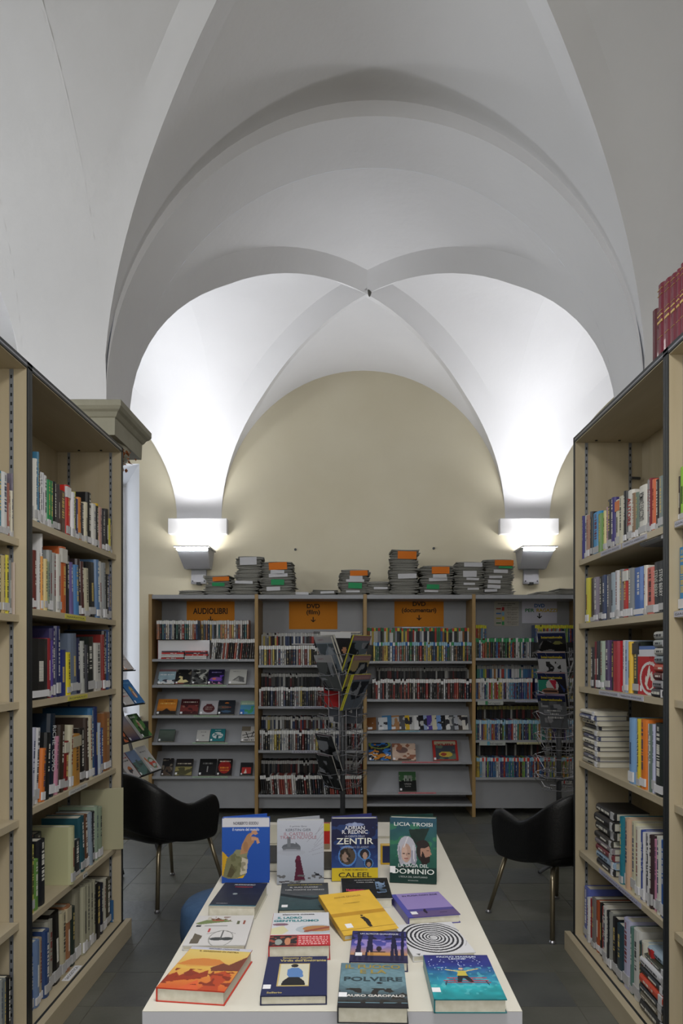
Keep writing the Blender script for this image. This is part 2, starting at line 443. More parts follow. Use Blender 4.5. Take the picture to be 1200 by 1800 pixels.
# added lamp out of view, put in to light the table from above
t = empty('added_fill_lamp', (XC, 1.0, 3.2)); tag(t, 'round white lamp added out of view above the aisle to light the table', 'lamp')
part('shade', MB().lathe([(.34, .0), (.34, .05), (.30, .07), (.05, .09)], seg=40), M_LAMPW, t, smooth=True, angle=.6)
part('cord', MB().tube([(0, 0, .08), (0, 0, .98)], .006, 8), M_BLACK, t)
d = bpy.data.lights.new('added_fill_light', 'AREA'); d.shape = 'DISK'; d.size = .62; d.energy = 34; d.color = (1, .985, .95)
l = bpy.data.objects.new('added_fill_light', d); COL.objects.link(l); l.parent = t; l.location = (0, 0, -.004)

# ------------------------------------------------------------------ book meshes shared by the shelved books
M_WHITE2 = nm('aged_sticker', 'b9b9bb', .6)[0]
def book_meshes():
    m = MB()
    out = [(-.5, -.5), (.42, -.5), (.475, -.40), (.5, -.18), (.5, .18), (.475, .40), (.42, .5), (-.5, .5), (-.5, .41), (.42, .41), (.42, -.41), (-.5, -.41)]
    n = len(out)
    for z in (0, 1): m.v += [(x, y, z) for x, y in out]
    for i in range(n): j = (i + 1) % n; m.f.append((i, j, n + j, n + i))
    for a, b_, c, d in ((0, 1, 10, 11), (6, 7, 8, 9)):
        m.f += [(d, c, b_, a), (n + a, n + b_, n + c, n + d)]
    m.f += [(10, 1, 2, 3, 4, 5, 6, 9), (n + 9, n + 6, n + 5, n + 4, n + 3, n + 2, n + 1, n + 10)]
    cover = m.mesh('cover', M_OC)
    pages = MB().box(-.475, .42, -.41, .41, .012, .988).mesh('pages', M_PAPER)
    lab = [MB().box(.47, .507, -.44, .44, a_, b_).mesh('spine_label', q_) for a_, b_, q_ in ((.04, .15, M_WHITE), (.03, .18, M_WHITE), (.06, .19, M_WHITE2), (.02, .12, M_WHITE2), (.05, .2, M_WHITE2))]
    letts = []
    for k in range(6):
        m = MB(); r = random.Random(k); z0 = r.uniform(.25, .45); z1 = r.uniform(.6, .9); z = z0; w_ = r.uniform(.08, .17)
        while z < z1:       # a line of small illegible letters along the spine
            h = r.uniform(.009, .016)
            if r.random() < .86: m.box(.498, .503, -w_, w_, z, z + h)
            z += h + r.uniform(.004, .007)
        if k % 2:
            while z < .93:
                h = r.uniform(.006, .01); m.box(.498, .503, -w_ * .6, w_ * .6, z + .03, z + .03 + h); z += h + .008
        letts.append(m.mesh('spine_lettering', M_OCM))
    bands = MB().box(.44, .5075, -.49, .49, .76, .97).mesh('colour_band', M_OC)
    return cover, pages, lab, letts, bands
BK_COVER, BK_PAGES, BK_LABEL, BK_LETT, BK_BAND = book_meshes()
def shade_name(c):
    r, g, b = [int(c[i:i + 2] if len(c) == 6 else c[i] * 2, 16) for i in ((0, 2, 4) if len(c) == 6 else (0, 1, 2))]
    mx, mn = max(r, g, b), min(r, g, b); v = mx; s_ = (mx - mn) / max(mx, 1)
    if v < 50: return 'black'
    if s_ < .14: return 'white' if v > 185 else ('light grey' if v > 140 else ('grey' if v > 80 else 'dark grey'))
    h = (PI / 3) * (((g - b) / (mx - mn)) % 6 if mx == r else ((b - r) / (mx - mn) + 2 if mx == g else (r - g) / (mx - mn) + 4))
    h = math.degrees(h); dark = v < 115
    if h < 15 or h >= 335: return 'dark red' if dark else ('red' if s_ > .5 else 'pink')
    if h < 42: return 'brown' if v < 150 else ('orange' if s_ > .5 else 'tan')
    if h < 70: return 'olive' if v < 140 else ('yellow' if s_ > .4 else 'cream')
    if h < 165: return 'dark green' if dark else ('green' if s_ > .3 else 'pale green')
    if h < 200: return 'teal'
    if h < 255: return 'navy blue' if dark else ('blue' if s_ > .3 else 'pale blue')
    return 'dark purple' if dark else ('purple' if s_ > .3 else 'lilac')
def ordn(n): return '%d%s' % (n, 'th' if 10 <= n % 100 <= 20 else {1: 'st', 2: 'nd', 3: 'rd'}.get(n % 10, 'th'))
def lum(c): r, g, b = hx(c); return .3 * r + .6 * g + .1 * b
def book(x, y, z, th, h, d, c, face, lean=0, label=None, group=None, sticker=True, lett=True, band=None, kind='book', extra=None, rx=0):
    """face +1: spine towards +x; -1: spine towards -x. y is the middle of the spine's foot"""
    o = obj(kind, BK_COVER, None, (x - face * d / 2, y, z), (lean, 0, 0 if face > 0 else PI), (d, th, h), c)
    if face < 0: o.rotation_euler = (-lean, 0, PI)
    obj('pages', BK_PAGES, o)
    if sticker and rnd.random() < .86: obj('spine_label', rnd.choice(BK_LABEL), o)
    if band: obj('colour_band', BK_BAND, o, color=band)
    if lett and th > .012:
        q = rnd.choice(('e8e6dc', 'd8c070', 'e8e6dc')) if lum(c) < .25 else rnd.choice(('22242a', '7a2020', '2a3a60', '22242a'))
        obj('spine_lettering', rnd.choice(BK_LETT), o, color=q)
    tag(o, label, 'book', group); return o

# ------------------------------------------------------------------ tall bookcases on both sides
DB = .335                                  # depth of a bookcase
def bookcase(side, xf, y0, y1, shelves, label, plx=.015):
    """side -1 left, +1 right. xf: |x| of the front. runs from y0 (near) to y1 (far)"""
    t = empty('bookcase', (side * (xf + DB / 2), (y0 + y1) / 2, 0)); tag(t, label, 'bookcase', 'tall maple bookcases')
    hw, hy = DB / 2, (y1 - y0) / 2; f = -side       # f: direction the front faces
    top = 2.475
    def bx(a0, a1, b0, b1, z0, z1): # a: distance from front (0) to back (DB)
        p, q = f * (hw - a0), f * (hw - a1)
        return (min(p, q), max(p, q), b0, b1, z0, z1)
    for s_ in (-1, 1):
        o = part('side_panel', MB().box(*bx(.002, DB, min(s_ * hy, s_ * (hy - .020)), max(s_ * hy, s_ * (hy - .020)), .06, top)), M_WOOD, t)
        part('edge_strip', MB().box(*bx(-.0015, .002, min(s_ * hy, s_ * (hy - .019)), max(s_ * hy, s_ * (hy - .019)), .085, top)), M_BLACK, t)
        for a in (.055, DB - .07):
            yy = s_ * (hy - .0212)
            tr = part('shelf_track', MB().box(*bx(a - .007, a + .007, yy - .0012, yy + .0012, .1, top - .03)), M_TRACK, t)
            m = MB(); zz = .14
            while zz < top - .06:
                m.box(*bx(a - .003, a + .003, yy - .0018, yy + .0018, zz, zz + .012)); zz += .032
            part('slot', m, M_BLACK, tr)['kind'] = 'stuff'
    part('back_panel', MB().box(*bx(DB - .012, DB - .002, -hy + .020, hy - .020, .085, top)), M_WOOD, t)
    tp = part('top_panel', MB().box(*bx(.003, DB, -hy, hy, top - .028, top + .0)), M_WOODH, t)
    m = MB().box(*bx(-.0015, .003, -hy, hy, top - .010, top)); m.box(*bx(-.0015, .003, -hy, hy, top - .024, top - .017)); part('edge_strip', m, M_BLACK, t)
    part('edge_strip', MB().box(*bx(-.001, .003, -hy, hy, top - .017, top - .010)), M_STEEL, t)
    for a in (.09, .2): part('peg', MB().lathe([(.006, 0), (.006, .004)], seg=10), M_BLACK, t, loc=(f * (hw - a), hy - .06, top - .032))
    m = MB().tube([(f * (hw - DB + .075), hy - .05, 2.27), (f * (hw - DB + .03), hy - .04, 2.27)], .007, 6)
    part('wall_clip', m, M_DGREY, t)
    part('plinth', MB().box(*bx(-.040, -.012, -hy, hy + plx, 0, .088)), M_WOODH, t)
    part('bottom_board', MB().box(*bx(-.012, DB, -hy, hy, .058, .084)), M_WOODH, t)
    part('edge_strip', MB().box(*bx(-.0135, -.0, -hy, hy, .078, .0865)), M_BLACK, t)
    for z in shelves:
        part('shelf', MB().box(*bx(.028 if side < 0 else .019, DB - .014, -hy + .022, hy - .022, z - .025, z)), M_WOODH, t)
        for s_ in (-1, 1): part('shelf_pin', MB().box(*bx(.05, .062, s_ * (hy - .034) - .007, s_ * (hy - .034) + .007, z - .034, z - .0252)), M_BLACK, t)
    return t, f
LXF, RXF = 1.15, 1.08
LZ = [1.93, 1.60, 1.256, .859, .46]; LZ2 = [1.84, 1.57, 1.26, .84, .475]
RZ = [1.88, 1.577, 1.275, .92, .49]
yl1, yl2 = 3.745, F * LXF / (615 - 52); yr1, yr2 = F * RXF / (1007.8 - 615), F * RXF / (1170 - 615)
BL1, _ = bookcase(-1, LXF, yl2 + .001, yl1, LZ, 'tall maple bookcase on the left, the farther bay next to the stone column')
BL2, _ = bookcase(-1, LXF, yl2 - 1.08, yl2 - .001, LZ2, 'tall maple bookcase on the left, the nearer bay cut by the picture edge', 0)
BR1, _ = bookcase(1, RXF, yr2 + .001, yr1, RZ, 'tall maple bookcase on the right, the farther bay beside the right chair')
BR2, _ = bookcase(1, RXF, yr2 - 1.08, yr2 - .001, RZ, 'tall maple bookcase on the right, the nearer bay cut by the picture edge', 0)

SHN = ['top shelf', 'second shelf', 'third shelf', 'fourth shelf', 'fifth shelf', 'bottom board']
def fill(side, zb, items, ox, oy, s, where, shelf_i, near=False, ymax=None, ymin=None):
    """items: (x0, x1, ytop, colour, options) in the pixels of a crop with origin ox, oy and scale s"""
    xf = (LXF if side < 0 else RXF) + (.036 if side < 0 else .026); n = 0; f = -side
    key = lambda px: F * xf / abs(CX - px)
    its = []; hmax = min([q - zb - .032 for q in ((LZ if where == LB else LZ2) if side < 0 else RZ) + [2.44] if q > zb + .1])
    for it in items:
        px0, px1 = ox + it[0] / s, ox + it[1] / s; yt = oy + it[2] / s
        ya, yb = sorted((key(px0), key(px1)))
        h = H + (CY - yt) / (F / ya) - zb
        its.append([ya, yb, min(max(h, .11), hmax), it[3], it[4] if len(it) > 4 else {}])
    its.sort(key=lambda q: -q[1]); lim = ymax
    for ya, yb, h, c, op in its:
        if lim is not None and yb > lim: yb = lim
        if ymin is not None: ya = max(ya, ymin)
        th = max(yb - ya, .006); n += 1
        lean = math.radians(op.get('lean', 0)); d = op.get('d', min(.24, max(.12, h * .7)))
        back = op.get('back', rnd.uniform(0, .012)) if not op.get('out') else -op['out']
        yy = yb - th / 2
        if lean > 0: pass
        lab = '%s %s, %s from the far end, %s, %s' % (shade_name(c), op.get('k', 'book'), ordn(n), SHN[shelf_i], where)
        o = book(side * (xf + back), yy, zb + .0005, th * .97, h * (math.cos(lean)), d, c, f, lean, op.get('label', lab), 'books on the ' + SHN[shelf_i] + ' of the ' + where,
                 op.get('st', 1), op.get('lt', 1), op.get('band'))
        lim = yb - th
        if 'txt' in op:
            s_, col, sz = op['txt']
            M = Matrix.Rotation(PI / 2 if True else 0, 4, 'Z')
            # on the spine, reading downwards
            Mr = Matrix(((0, 0, 1, .512), (-1 * (1), 0, 0, 0), (0, -1, 0, .55), (0, 0, 0, 1)))
            B = Matrix.Translation((.512, 0, .58)) @ Matrix(((0, 0, 1, 0), (0, 1, 0, 0), (-1, 0, 0, 0), (0, 0, 0, 1)))
            text(s_, o, B, sz, col, name='spine_lettering', bold=.01, width=op.get('tw', .55), xs=('unit', d, th, h))
LB, RB = 'left bookcase', 'right bookcase'
L1, R1 = LB, RB
A_, B_, C_ = (0, 600, 4.5), (0, 1000, 4.5), (0, 1400, 4.5)
fill(-1, LZ[0], [(255, 282, 795, 'd9c9c4'), (282, 300, 925, 'd8d8d2'), (300, 314, 872, '3a7494'), (314, 326, 1020, '2c2238'), (326, 346, 1030, 'd8d8da'), (346, 366, 1036, 'cfd0d6'), (366, 394, 1055, 'dcdce0'),
 (394, 420, 1090, '2a8a52'), (420, 447, 1100, '237c48'), (447, 480, 1105, '16161a'), (480, 492, 1130, '383030'), (492, 545, 1170, '4a3224'), (545, 578, 1133, 'c02a22', {'band': 'dcdce0'}), (578, 598, 1190, 'dadade'), (598, 612, 1188, 'b5b43a'),
 (615, 641, 1240, '3a3768'), (641, 664, 1230, 'd9883a'), (664, 688, 1275, '30303a'), (688, 708, 1270, 'cfc8ae'), (708, 740, 1190, '141416'), (740, 768, 1280, 'dcdad4'), (768, 784, 1300, '1c1c20'), (784, 804, 1280, 'e0b428'),
 (804, 822, 1310, 'b89088'), (822, 842, 1325, '2c2c34'), (842, 866, 1322, '141416'), (866, 880, 1400, 'c8c24a'), (880, 893, 1450, 'a89c84')], *A_, L1, 0, ymax=yl1 - .028)
fill(-1, LZ[1], [(252, 292, 1630 - 1800, 'c4c0b0'), (292, 318, 1650 - 1800, '6a2f28'), (318, 336, 1655 - 1800, 'd0d0d0'), (336, 350, 1700 - 1800, 'e0a058'), (350, 366, 1520 - 1800, 'd6d6d8'), (366, 388, 1720 - 1800, 'd6c48c'), (388, 412, 1740 - 1800, '8a9a82'),
 (412, 440, 1650 - 1800, '8c9090'), (440, 470, 1670 - 1800, 'a4a4a2'), (470, 502, 1680 - 1800, 'c8c6c0'), (502, 545, 1620 - 1800, 'b55a2c', {'band': 'c8c6c0'}), (548, 578, 1690 - 1800, '1e1e22'), (578, 606, 1745 - 1800, '6b5c94', {'lean': 3}), (606, 640, 1765 - 1800, '4a7fb4', {'lean': 3}),
 (640, 662, 1720 - 1800, '2e2226', {'lean': 3}), (662, 684, 1740 - 1800, '4c2c2c', {'lean': 3}), (684, 722, 1790 - 1800, 'c4bea6', {'lean': 3}), (722, 775, 1740 - 1800, '15161a', {'lean': 3}), (775, 800, 1725 - 1800, '5878a0', {'lean': 3}), (800, 826, 1738 - 1800, 'cdcdca', {'lean': 3}),
 (826, 850, 1750 - 1800, '8a8e90', {'lean': 3}), (850, 874, 40, '191a1e'), (874, 900, 42, '4d5c8c')], *B_, L1, 1, ymax=yl1 - .03)
fill(-1, LZ[2], [(252, 400, 548, '121214', {'d': .2}), (400, 422, 548, '8c2a30'), (422, 436, 566, '4c3a84'), (436, 458, 470, '38325c'), (458, 486, 452, '252a52'), (486, 545, 640, '1d2f7e'), (545, 578, 660, 'd8c834', {'lean': 2}), (578, 632, 508, '626e82', {'lean': 2}), (632, 662, 545, '20264a', {'lean': 2}),
 (662, 690, 570, 'aeb0ac', {'lean': 2}), (690, 704, 600, '30323a', {'lean': 2}), (704, 775, 535, '101a18', {'lean': 2}), (775, 826, 585, 'c4c2bc', {'lean': 2}), (826, 838, 520, '7a2420', {'lean': 2}), (838, 852, 490, '222026'), (852, 880, 482, '2c4c7e')], *B_, L1, 2, ymax=yl1 - .03)
fill(-1, LZ[3], [(250, 290, 1260, 'c2c4d8', {'lean': -5}), (290, 330, 1262, 'd4d4d8', {'lean': -5}), (330, 362, 1425, 'd07430', {'lean': -5}), (362, 400, 1300, '15181a', {'lean': -5}), (400, 446, 1150, '122030', {'lean': -4, 'txt': ('RICHE  COMO', 'c8ccd0', .05), 'lt': 0}),
 (446, 478, 1330, 'c488a0', {'lean': -4}), (478, 520, 1240, '33261f', {'lean': -4}), (520, 556, 1368, '7c2022', {'lean': -3, 'band': 'c8c4b4'}), (556, 584, 1240, 'bdb8a0', {'lean': -3}), (584, 650, 1320, 'b8853a', {'band': 'b0a890'}), (650, 690, 1265, '1f1d1c'), (690, 712, 1180, '3a2e28', {'lean': 2}), (712, 746, 1165, 'cfc9b0', {'lean': 2}),
 (746, 768, 1100, '2f6490', {'lean': 2}), (768, 792, 1092, '24305c', {'lean': 2}), (792, 812, 1220, 'a8b4c4', {'lean': 2}), (812, 832, 1262, '34508c'), (836, 890, 1145, '8c5c36')], *B_, L1, 3, ymax=yl1 - .03)
fill(-1, LZ[4], [(248, 276, 395, 'c8c060'), (276, 316, 515, '6a9848'), (316, 374, 360, '1c1e24'), (376, 420, 300, '2c2e36', {'back': .10, 'd': .15}), (420, 470, 330, '8c5038', {'back': .10, 'd': .15}), (470, 530, 310, '34363c', {'back': .10, 'd': .15}), (532, 560, 245, 'b4b48e', {'d': .21, 'out': .02}), (560, 600, 290, 'b8b6a6'), (600, 652, 360, '2c2e32'), (652, 690, 165, '24505c', {'lean': 4}), (690, 722, 150, '6a4634', {'lean': 4}), (722, 744, 130, '8896a4', {'lean': 4}),
 (744, 766, 125, '22242c'), (766, 790, 85, '8ea08c'), (790, 822, 95, '8a9a84')], *C_, L1, 4, ymax=yl1 - .10)
fill(-1, .085, [(248, 264, 1060, 'c4c4c0'), (264, 292, 1262, '2858a8'), (292, 330, 1160, '7088b0'), (330, 360, 1135, 'a89880'), (360, 402, 1075, '2c4474'), (402, 448, 1000, '9a988c'), (448, 506, 930, '14110f', {'lean': 3}), (506, 545, 935, 'b4ac90'), (545, 582, 880, '9a6a4a', {'band': 'c0b498'}), (582, 616, 890, '24302a'),
 (620, 664, 735, '8a8674', {'lt': 0, 'k': 'patterned box file'}), (664, 694, 722, 'a09e88', {'k': 'dusty volume'}), (694, 722, 705, 'a4a28c', {'k': 'dusty volume'}), (722, 746, 688, '9e9c88', {'k': 'dusty volume'}), (746, 768, 672, 'a4a28c', {'k': 'dusty volume'}), (768, 808, 710, '101012'), (808, 832, 700, '1a1e30'), (832, 860, 680, 'c0beae'), (860, 900, 665, '3e3a2e'), (900, 914, 900, '2c5680')], *C_, L1, 5, ymax=yl1 - .03)
LN, RN = 'left edge bookcase', 'right edge bookcase'
fill(-1, LZ2[0], [(-60, -10, 1000, 'c0c0c0'), (-10, 22, 1015, '2f7c94'), (22, 72, 1025, 'cfd0d0'), (72, 86, 1120, '8c5448'), (86, 104, 1185, 'b8a890'), (104, 150, 1180, 'd0ccbc'), (150, 182, 1062, '6a6474')], *A_, LN, 0, ymax=yl2 - .03)
fill(-1, LZ2[1], [(-40, 0, -60, '22242a'), (0, 30, -110, '2c2c34'), (30, 50, -108, 'a89868'), (50, 74, -115, '3a3a3e'), (74, 104, -112, 'd8cc4a'), (104, 122, -70, '7c8484'), (122, 146, -50, 'a8988c')], *B_, LN, 1, ymax=yl2 - .03)
fill(-1, .085, [(-60, -10, 1500, '33363a'), (-10, 12, 1530, '4a4c50'), (12, 40, 1480, '8c9090'), (40, 66, 1460, '6c7476'), (66, 96, 1440, '141416')], *C_, LN, 5, ymax=yl2 - .03)
fill(-1, LZ2[2], [(-40, 4, 1380, '7a2426')], *B_, LN, 3, ymax=yl2 - .2) if False else None

RA, RB_, RC, RD = (960, 440, 4.5), (960, 820, 4.5), (960, 1200, 5), (960, 1500, 5)
fill(1, RZ[0], [(260, 280, 390, '3d3d84'), (280, 306, 380, 'd4d4d2'), (306, 334, 380, 'a8806c'), (334, 344, 355, '1c1c1e'), (344, 400, 348, '3c94cc'), (400, 434, 365, '6e9450'), (434, 448, 348, 'd4cc90'), (448, 470, 315, 'c4a0ac'), (470, 500, 255, '3a3a40'), (500, 526, 240, '403878', {}), (526, 560, 255, 'd0ccb8', {'band': 'd07030'}),
 (560, 600, 225, 'c8c4b0'), (600, 622, 190, '2c2c30'), (622, 664, 178, 'd8d6d0', {'txt': ('AUTORE', 'b02a24', .08), 'lt': 0}), (664, 690, 205, '8a7058'), (690, 714, 200, '6a7c70'), (714, 776, 135, 'd6d4cc', {'txt': ('ROMANZI E RACCONTI', '303034', .05), 'lt': 0}) , (776, 802, 100, '8c8c90'), (802, 816, 90, '7a2430'), (816, 846, 95, 'd4714c'),
 (846, 878, 95, '2a1e1e'), (878, 924, 65, '7e8a88')], *RB_, R1, 0, ymax=yr1 - .03)
fill(1, RZ[1], [(300, 324, 880, 'c8c040'), (324, 368, 875, '33221c', {'lt': 0}), (368, 400, 872, '847c8c'), (400, 428, 868, '1b1b20'), (428, 462, 855, '2a3c64'), (462, 496, 850, '5c5c62'), (496, 530, 835, '9cacb8'), (530, 560, 820, 'd2d2d6'), (560, 586, 810, '7c7c80'), (586, 622, 810, 'b82e28', {'band': 'd8d8d4'}), (622, 660, 800, '84888c'),
 (660, 746, 785, '3a68b4'), (746, 766, 780, 'd0ccc4'), (766, 830, 790, 'cc6a5a'), (830, 878, 750, '2a2d30', {'txt': ('STEVE BERRY', 'c8ccc0', .07), 'lt': 0, 'tw': .52, 'label': 'black thriller with dim pale author lettering, second shelf of the right bookcase'}), (878, 924, 740, '26292c', {'txt': ('STEVE BERRY', 'e0e0dc', .07), 'lt': 0, 'tw': .52, 'label': 'black thriller with bright white author lettering beside the upright, second right shelf'})],
 *RB_, R1, 1, ymax=yr1 - .06)
fill(1, RZ[2], [(345, 365, 1430, '2c2a2e'), (365, 385, 1385, '7a2c34'), (385, 415, 1380, '242428'), (415, 445, 1380, 'a8b8a8'), (445, 488, 1375, '4a3560'), (488, 510, 1385, '1c1c20'), (510, 580, 1380, 'b4202c', {'lt': 0, 'd': .15}), (580, 604, 1375, 'd4d4d6'), (604, 634, 1378, 'a4b8d8'), (634, 654, 1385, 'e0b840'), (654, 706, 1385, '28302a', {'band': '1c1c20'})],
 *RB_, R1, 2, ymax=yr1 - .09)
fill(1, RZ[3], [(712, 760, 318, '7ca4d0'), (760, 788, 318, '4868a0'), (788, 816, 322, 'd8c43c'), (816, 866, 330, 'd8782c'), (866, 884, 365, 'd0d0d0'), (884, 916, 368, '6a7c74'), (916, 940, 370, 'c0c4e0'), (940, 1022, 370, '1c2420')], *RC, R1, 3)
fill(1, RZ[4], [(632, 662, 1190, '2a7c90'), (662, 684, 1195, 'cdc8b8'), (684, 716, 1205, 'c8a890'), (716, 764, 1240, 'd0ccb0'), (764, 802, 1280, 'd8d6c8'), (802, 826, 1305, '2c48a0'), (826, 842, 1320, 'd0d0d4'), (842, 862, 1335, '3a3850'), (862, 890, 1330, 'd4d4d8'), (890, 918, 1350, '3c2c30'), (918, 952, 1392, 'd08cac'), (952, 985, 1365, 'd4d4cc'), (985, 1024, 1400, '2f60ac')],
 *RC, R1, 4)
fill(1, .085, [(295, 346, 322, '5c68b0'), (346, 364, 400, 'd0d0d0'), (364, 380, 410, 'a02028'), (380, 410, 408, '787270'), (410, 440, 440, 'a8502c'), (440, 466, 455, '1e1e20'), (466, 486, 480, 'b8382c'), (486, 522, 490, 'cccac4'), (522, 545, 518, '26282e'), (545, 562, 530, '8a8c88'), (562, 604, 590, '15151a'), (604, 656, 655, '28404c'), (656, 714, 610, 'b8b8d4'),
 (714, 742, 665, '5c8078'), (742, 800, 700, 'cfcfcc'), (800, 826, 790, '2c4448'), (826, 864, 798, 'd4d2c4'), (864, 892, 855, '8c2230'), (892, 918, 870, 'b83030')], *RD, R1, 5, ymax=yr1 - .03)
def near_r(zb, items, i): fill(1, zb, items, 960, 820, 4.5, RN, i, ymax=yr2 - .022)
near_r(RZ[0], [(1022, 1044, 75, '2c2024'), (1044, 1090, -10, '8cc43c'), (1090, 1150, -20, 'cccccc'), (1150, 1230, -40, '404048')], 0)
near_r(RZ[1], [(1018, 1092, 628, '3a8cc8'), (1092, 1150, 600, '5c6068'), (1150, 1240, 590, 'd0ccc0')], 1)

def flat_stack(side, y, z, items, where, group, xoff=0, kind='book'):
    """books lying flat, spine to the aisle: (thickness, width along shelf, colour, y shift, aisle shift)"""
    xf = (LXF + .036) if side < 0 else (RXF + .028); f = -side; n = len(items)
    for k, (th, wd, c, dy, dx) in enumerate(items):
        d = .15 if wd > .19 else .13
        x = side * (xf + xoff + dx)
        o = obj(kind, BK_COVER, None, (x - f * d / 2, y + dy, z + th / 2), (-PI / 2 * 1, 0, 0) if f > 0 else (PI / 2, 0, PI), (d, th * .97, wd), c)
        # after the turn the height axis lies along the shelf; shift so that it is centred
        o.location.y += -wd / 2 if f > 0 and False else 0
        obj('pages', BK_PAGES, o); obj('spine_label', rnd.choice(BK_LABEL), o)
        if th > .02: obj('spine_lettering', rnd.choice(BK_LETT), o, color='d8d6cc' if lum(c) < .25 else '24262c')
        o.location.y = y + dy + (-wd / 2 if o.matrix_basis.to_3x3() @ Vector((0, 0, 1)) @ Vector((0, 1, 0)) > 0 else wd / 2)
        tag(o, '%s book lying flat, %s from the bottom, %s' % (shade_name(c), ordn(k + 1), where), 'book', group)
        z += th
    return z
z = flat_stack(1, 3.42, RZ[3], [(.026, .21, 'a8a498', 0, 0), (.022, .20, '6a6c80', .005, .004), (.024, .21, 'c4bca8', -.004, .0), (.022, .2, '3c3e50', .002, .003), (.024, .21, 'd0ccbc', 0, 0), (.022, .21, '4a5070', 0, .004), (.026, .22, 'b8b4a4', .004, 0), (.02, .2, '30323e', 0, .01), (.024, .22, 'cac4b0', .0, .0), (.022, .21, '50587a', 0, -.015), (.02, .21, 'd4d0c4', 0, -.012)], 'fourth shelf, right bookcase', 'pile of paperbacks on the fourth right shelf')
z = flat_stack(1, 3.22, RZ[4], [(.03, .21, '2e2e32', 0, 0), (.034, .22, '9cb4cc', 0, 0), (.03, .21, '7a3a40', -.003, -.005), (.028, .22, '8a8084', 0, -.006), (.03, .21, '3c3834', 0, -.01), (.042, .24, '3a3835', .0, .0), (.04, .23, '2c2a2a', -.01, -.012), (.036, .23, '302e2e', .01, .004)], 'fifth shelf, right bookcase', 'pile of dark hardbacks on the fifth right shelf')
flat_stack(1, 2.70, .085, [(.045, .21, '2a2a2a', 0, -.01), (.03, .2, '6a6250', 0, -.01), (.028, .21, '202428', 0, -.012), (.036, .21, 'cc4a30', 0, -.012), (.03, .21, '23262a', .003, -.008), (.034, .22, 'd0d0d4', .0, -.008), (.022, .2, '3a3c30', 0, 0), (.03, .2, 'a0b4c4', 0, .01)], 'bottom board near the upright, right bookcase', 'pile of paperbacks at the foot of the right bookcase')
# one lying across the two lettered thrillers, one over the paperbacks on the fourth shelf, a glass-like pile near the flame cover
flat_stack(1, 2.70, RZ[1] + .262, [(.034, .24, '6a6c6e', .01, 0)], 'across the tops, second shelf, right bookcase', 'books laid across others')
flat_stack(1, 2.72, RZ[3] + .215, [(.03, .24, '6c7070', .0, .02)], 'across the tops, fourth shelf, right bookcase', 'books laid across others')
flat_stack(1, 2.645, RZ[2], [(.032, .1, '3a3840', 0, -.012), (.03, .1, '8a8a90', 0, -.006), (.028, .1, '5a2c2c', 0, -.004), (.03, .1, 'b04838', 0, -.002), (.03, .1, '8c98a0', 0, -.0), (.03, .1, 'b8b8b4', 0, .0), (.028, .1, '9aa0a0', 0, -.004), (.03, .1, 'a8a8a4', 0, -.002)], 'beside the flame cover, right bookcase', 'pile of small books at the near end of the third right shelf')

# books turned with their cover to the aisle or leaning out
def board_book(name, wd, ht, th, art, M, label=None, cat='book', group=None, spine='444', back='444', pages=True, sticker=None, mat=None, curl=0):
    """cover in local xy (x width centred, y 0..ht up the cover, z out of the cover). Spine on the left edge"""
    m = MB(); b = .0018 if th > .006 else th * .2
    m.box(-wd / 2, wd / 2, 0, ht, -b, 0); m.box(-wd / 2, wd / 2, 0, ht, -th, -th + b)
    m.box(-wd / 2 - .0008, -wd / 2 + .002, 0, ht, -th, 0)
    o = obj(name, m.mesh(name, M_OC), color=spine); o.matrix_world = M
    if pages: part('pages', MB().box(-wd / 2 + .002, wd / 2 - .003, .002, ht - .003, -th + b, -b), M_PAPER, o)
    if art is not None:
        a = obj('cover_print', art.mesh('cover_print', wd, ht, mat), o, loc=(0, 0, .0004))
    if sticker is not None:
        sx, sy = sticker; k_ = min(.0095, wd * .06); sx = max(sx, -wd / 2 + k_); part('spine_label', MB().box(sx - k_, sx + k_, sy, sy + k_ * 2.3, .0006, .0010), M_WHITE, o)
    if label: tag(o, label, cat, group)
    return o
def frame(x, n, up, o):
    x, up, n = Vector(x).normalized(), Vector(up).normalized(), Vector(n).normalized()
    return Matrix(((x.x, up.x, n.x, o[0]), (x.y, up.y, n.y, o[1]), (x.z, up.z, n.z, o[2]), (0, 0, 0, 1)))
# red cover with the flame, facing the aisle
a = Art(60, 70, 'b8242a'); a.rect(0, .78, 1, .93, 'd4d4dc'); a.rect(0, .93, 1, 1, '5c78b4'); a.ring(.62, .34, .42, .34, .17, 'dcdcdc')
a.poly([(.42, .22), (.45, .40), (.5, .36), (.55, .52), (.62, .62), (.66, .44), (.72, .5), (.76, .38), (.82, .42), (.84, .24), (.74, .12), (.52, .12)], 'e0dcd4'); a.poly([(.52, .2), (.58, .34), (.64, .42), (.68, .3), (.74, .3), (.74, .18), (.62, .12)], 'b8242a')
xf = RXF + .04
ya, yb = F * xf / (960 + 705 / 4.5 - 615), F * xf / (960 + 890 / 4.5 - 615)
o = board_book('book', ya - yb, .185, .02, a, frame((0, -1, 0), (-1, 0, 0), (0, 0, 1), (xf, (ya + yb) / 2, RZ[2] + .001)), 'red book with white ring and flame, cover facing the aisle on the third right shelf', 'book', spine='a02024', sticker=(-.055, .012))
text('RAY BR', o, Matrix.Translation((.045, .138, .001)), .012, '8c2a2a', bold=.02); text('FAHREN', o, Matrix.Translation((.045, .118, .001)), .012, 'e0c0b8', bold=.02)
text('SU', o, Matrix.Translation((-.115, .115, .012)) , .035, 'e8e4e0') if False else None
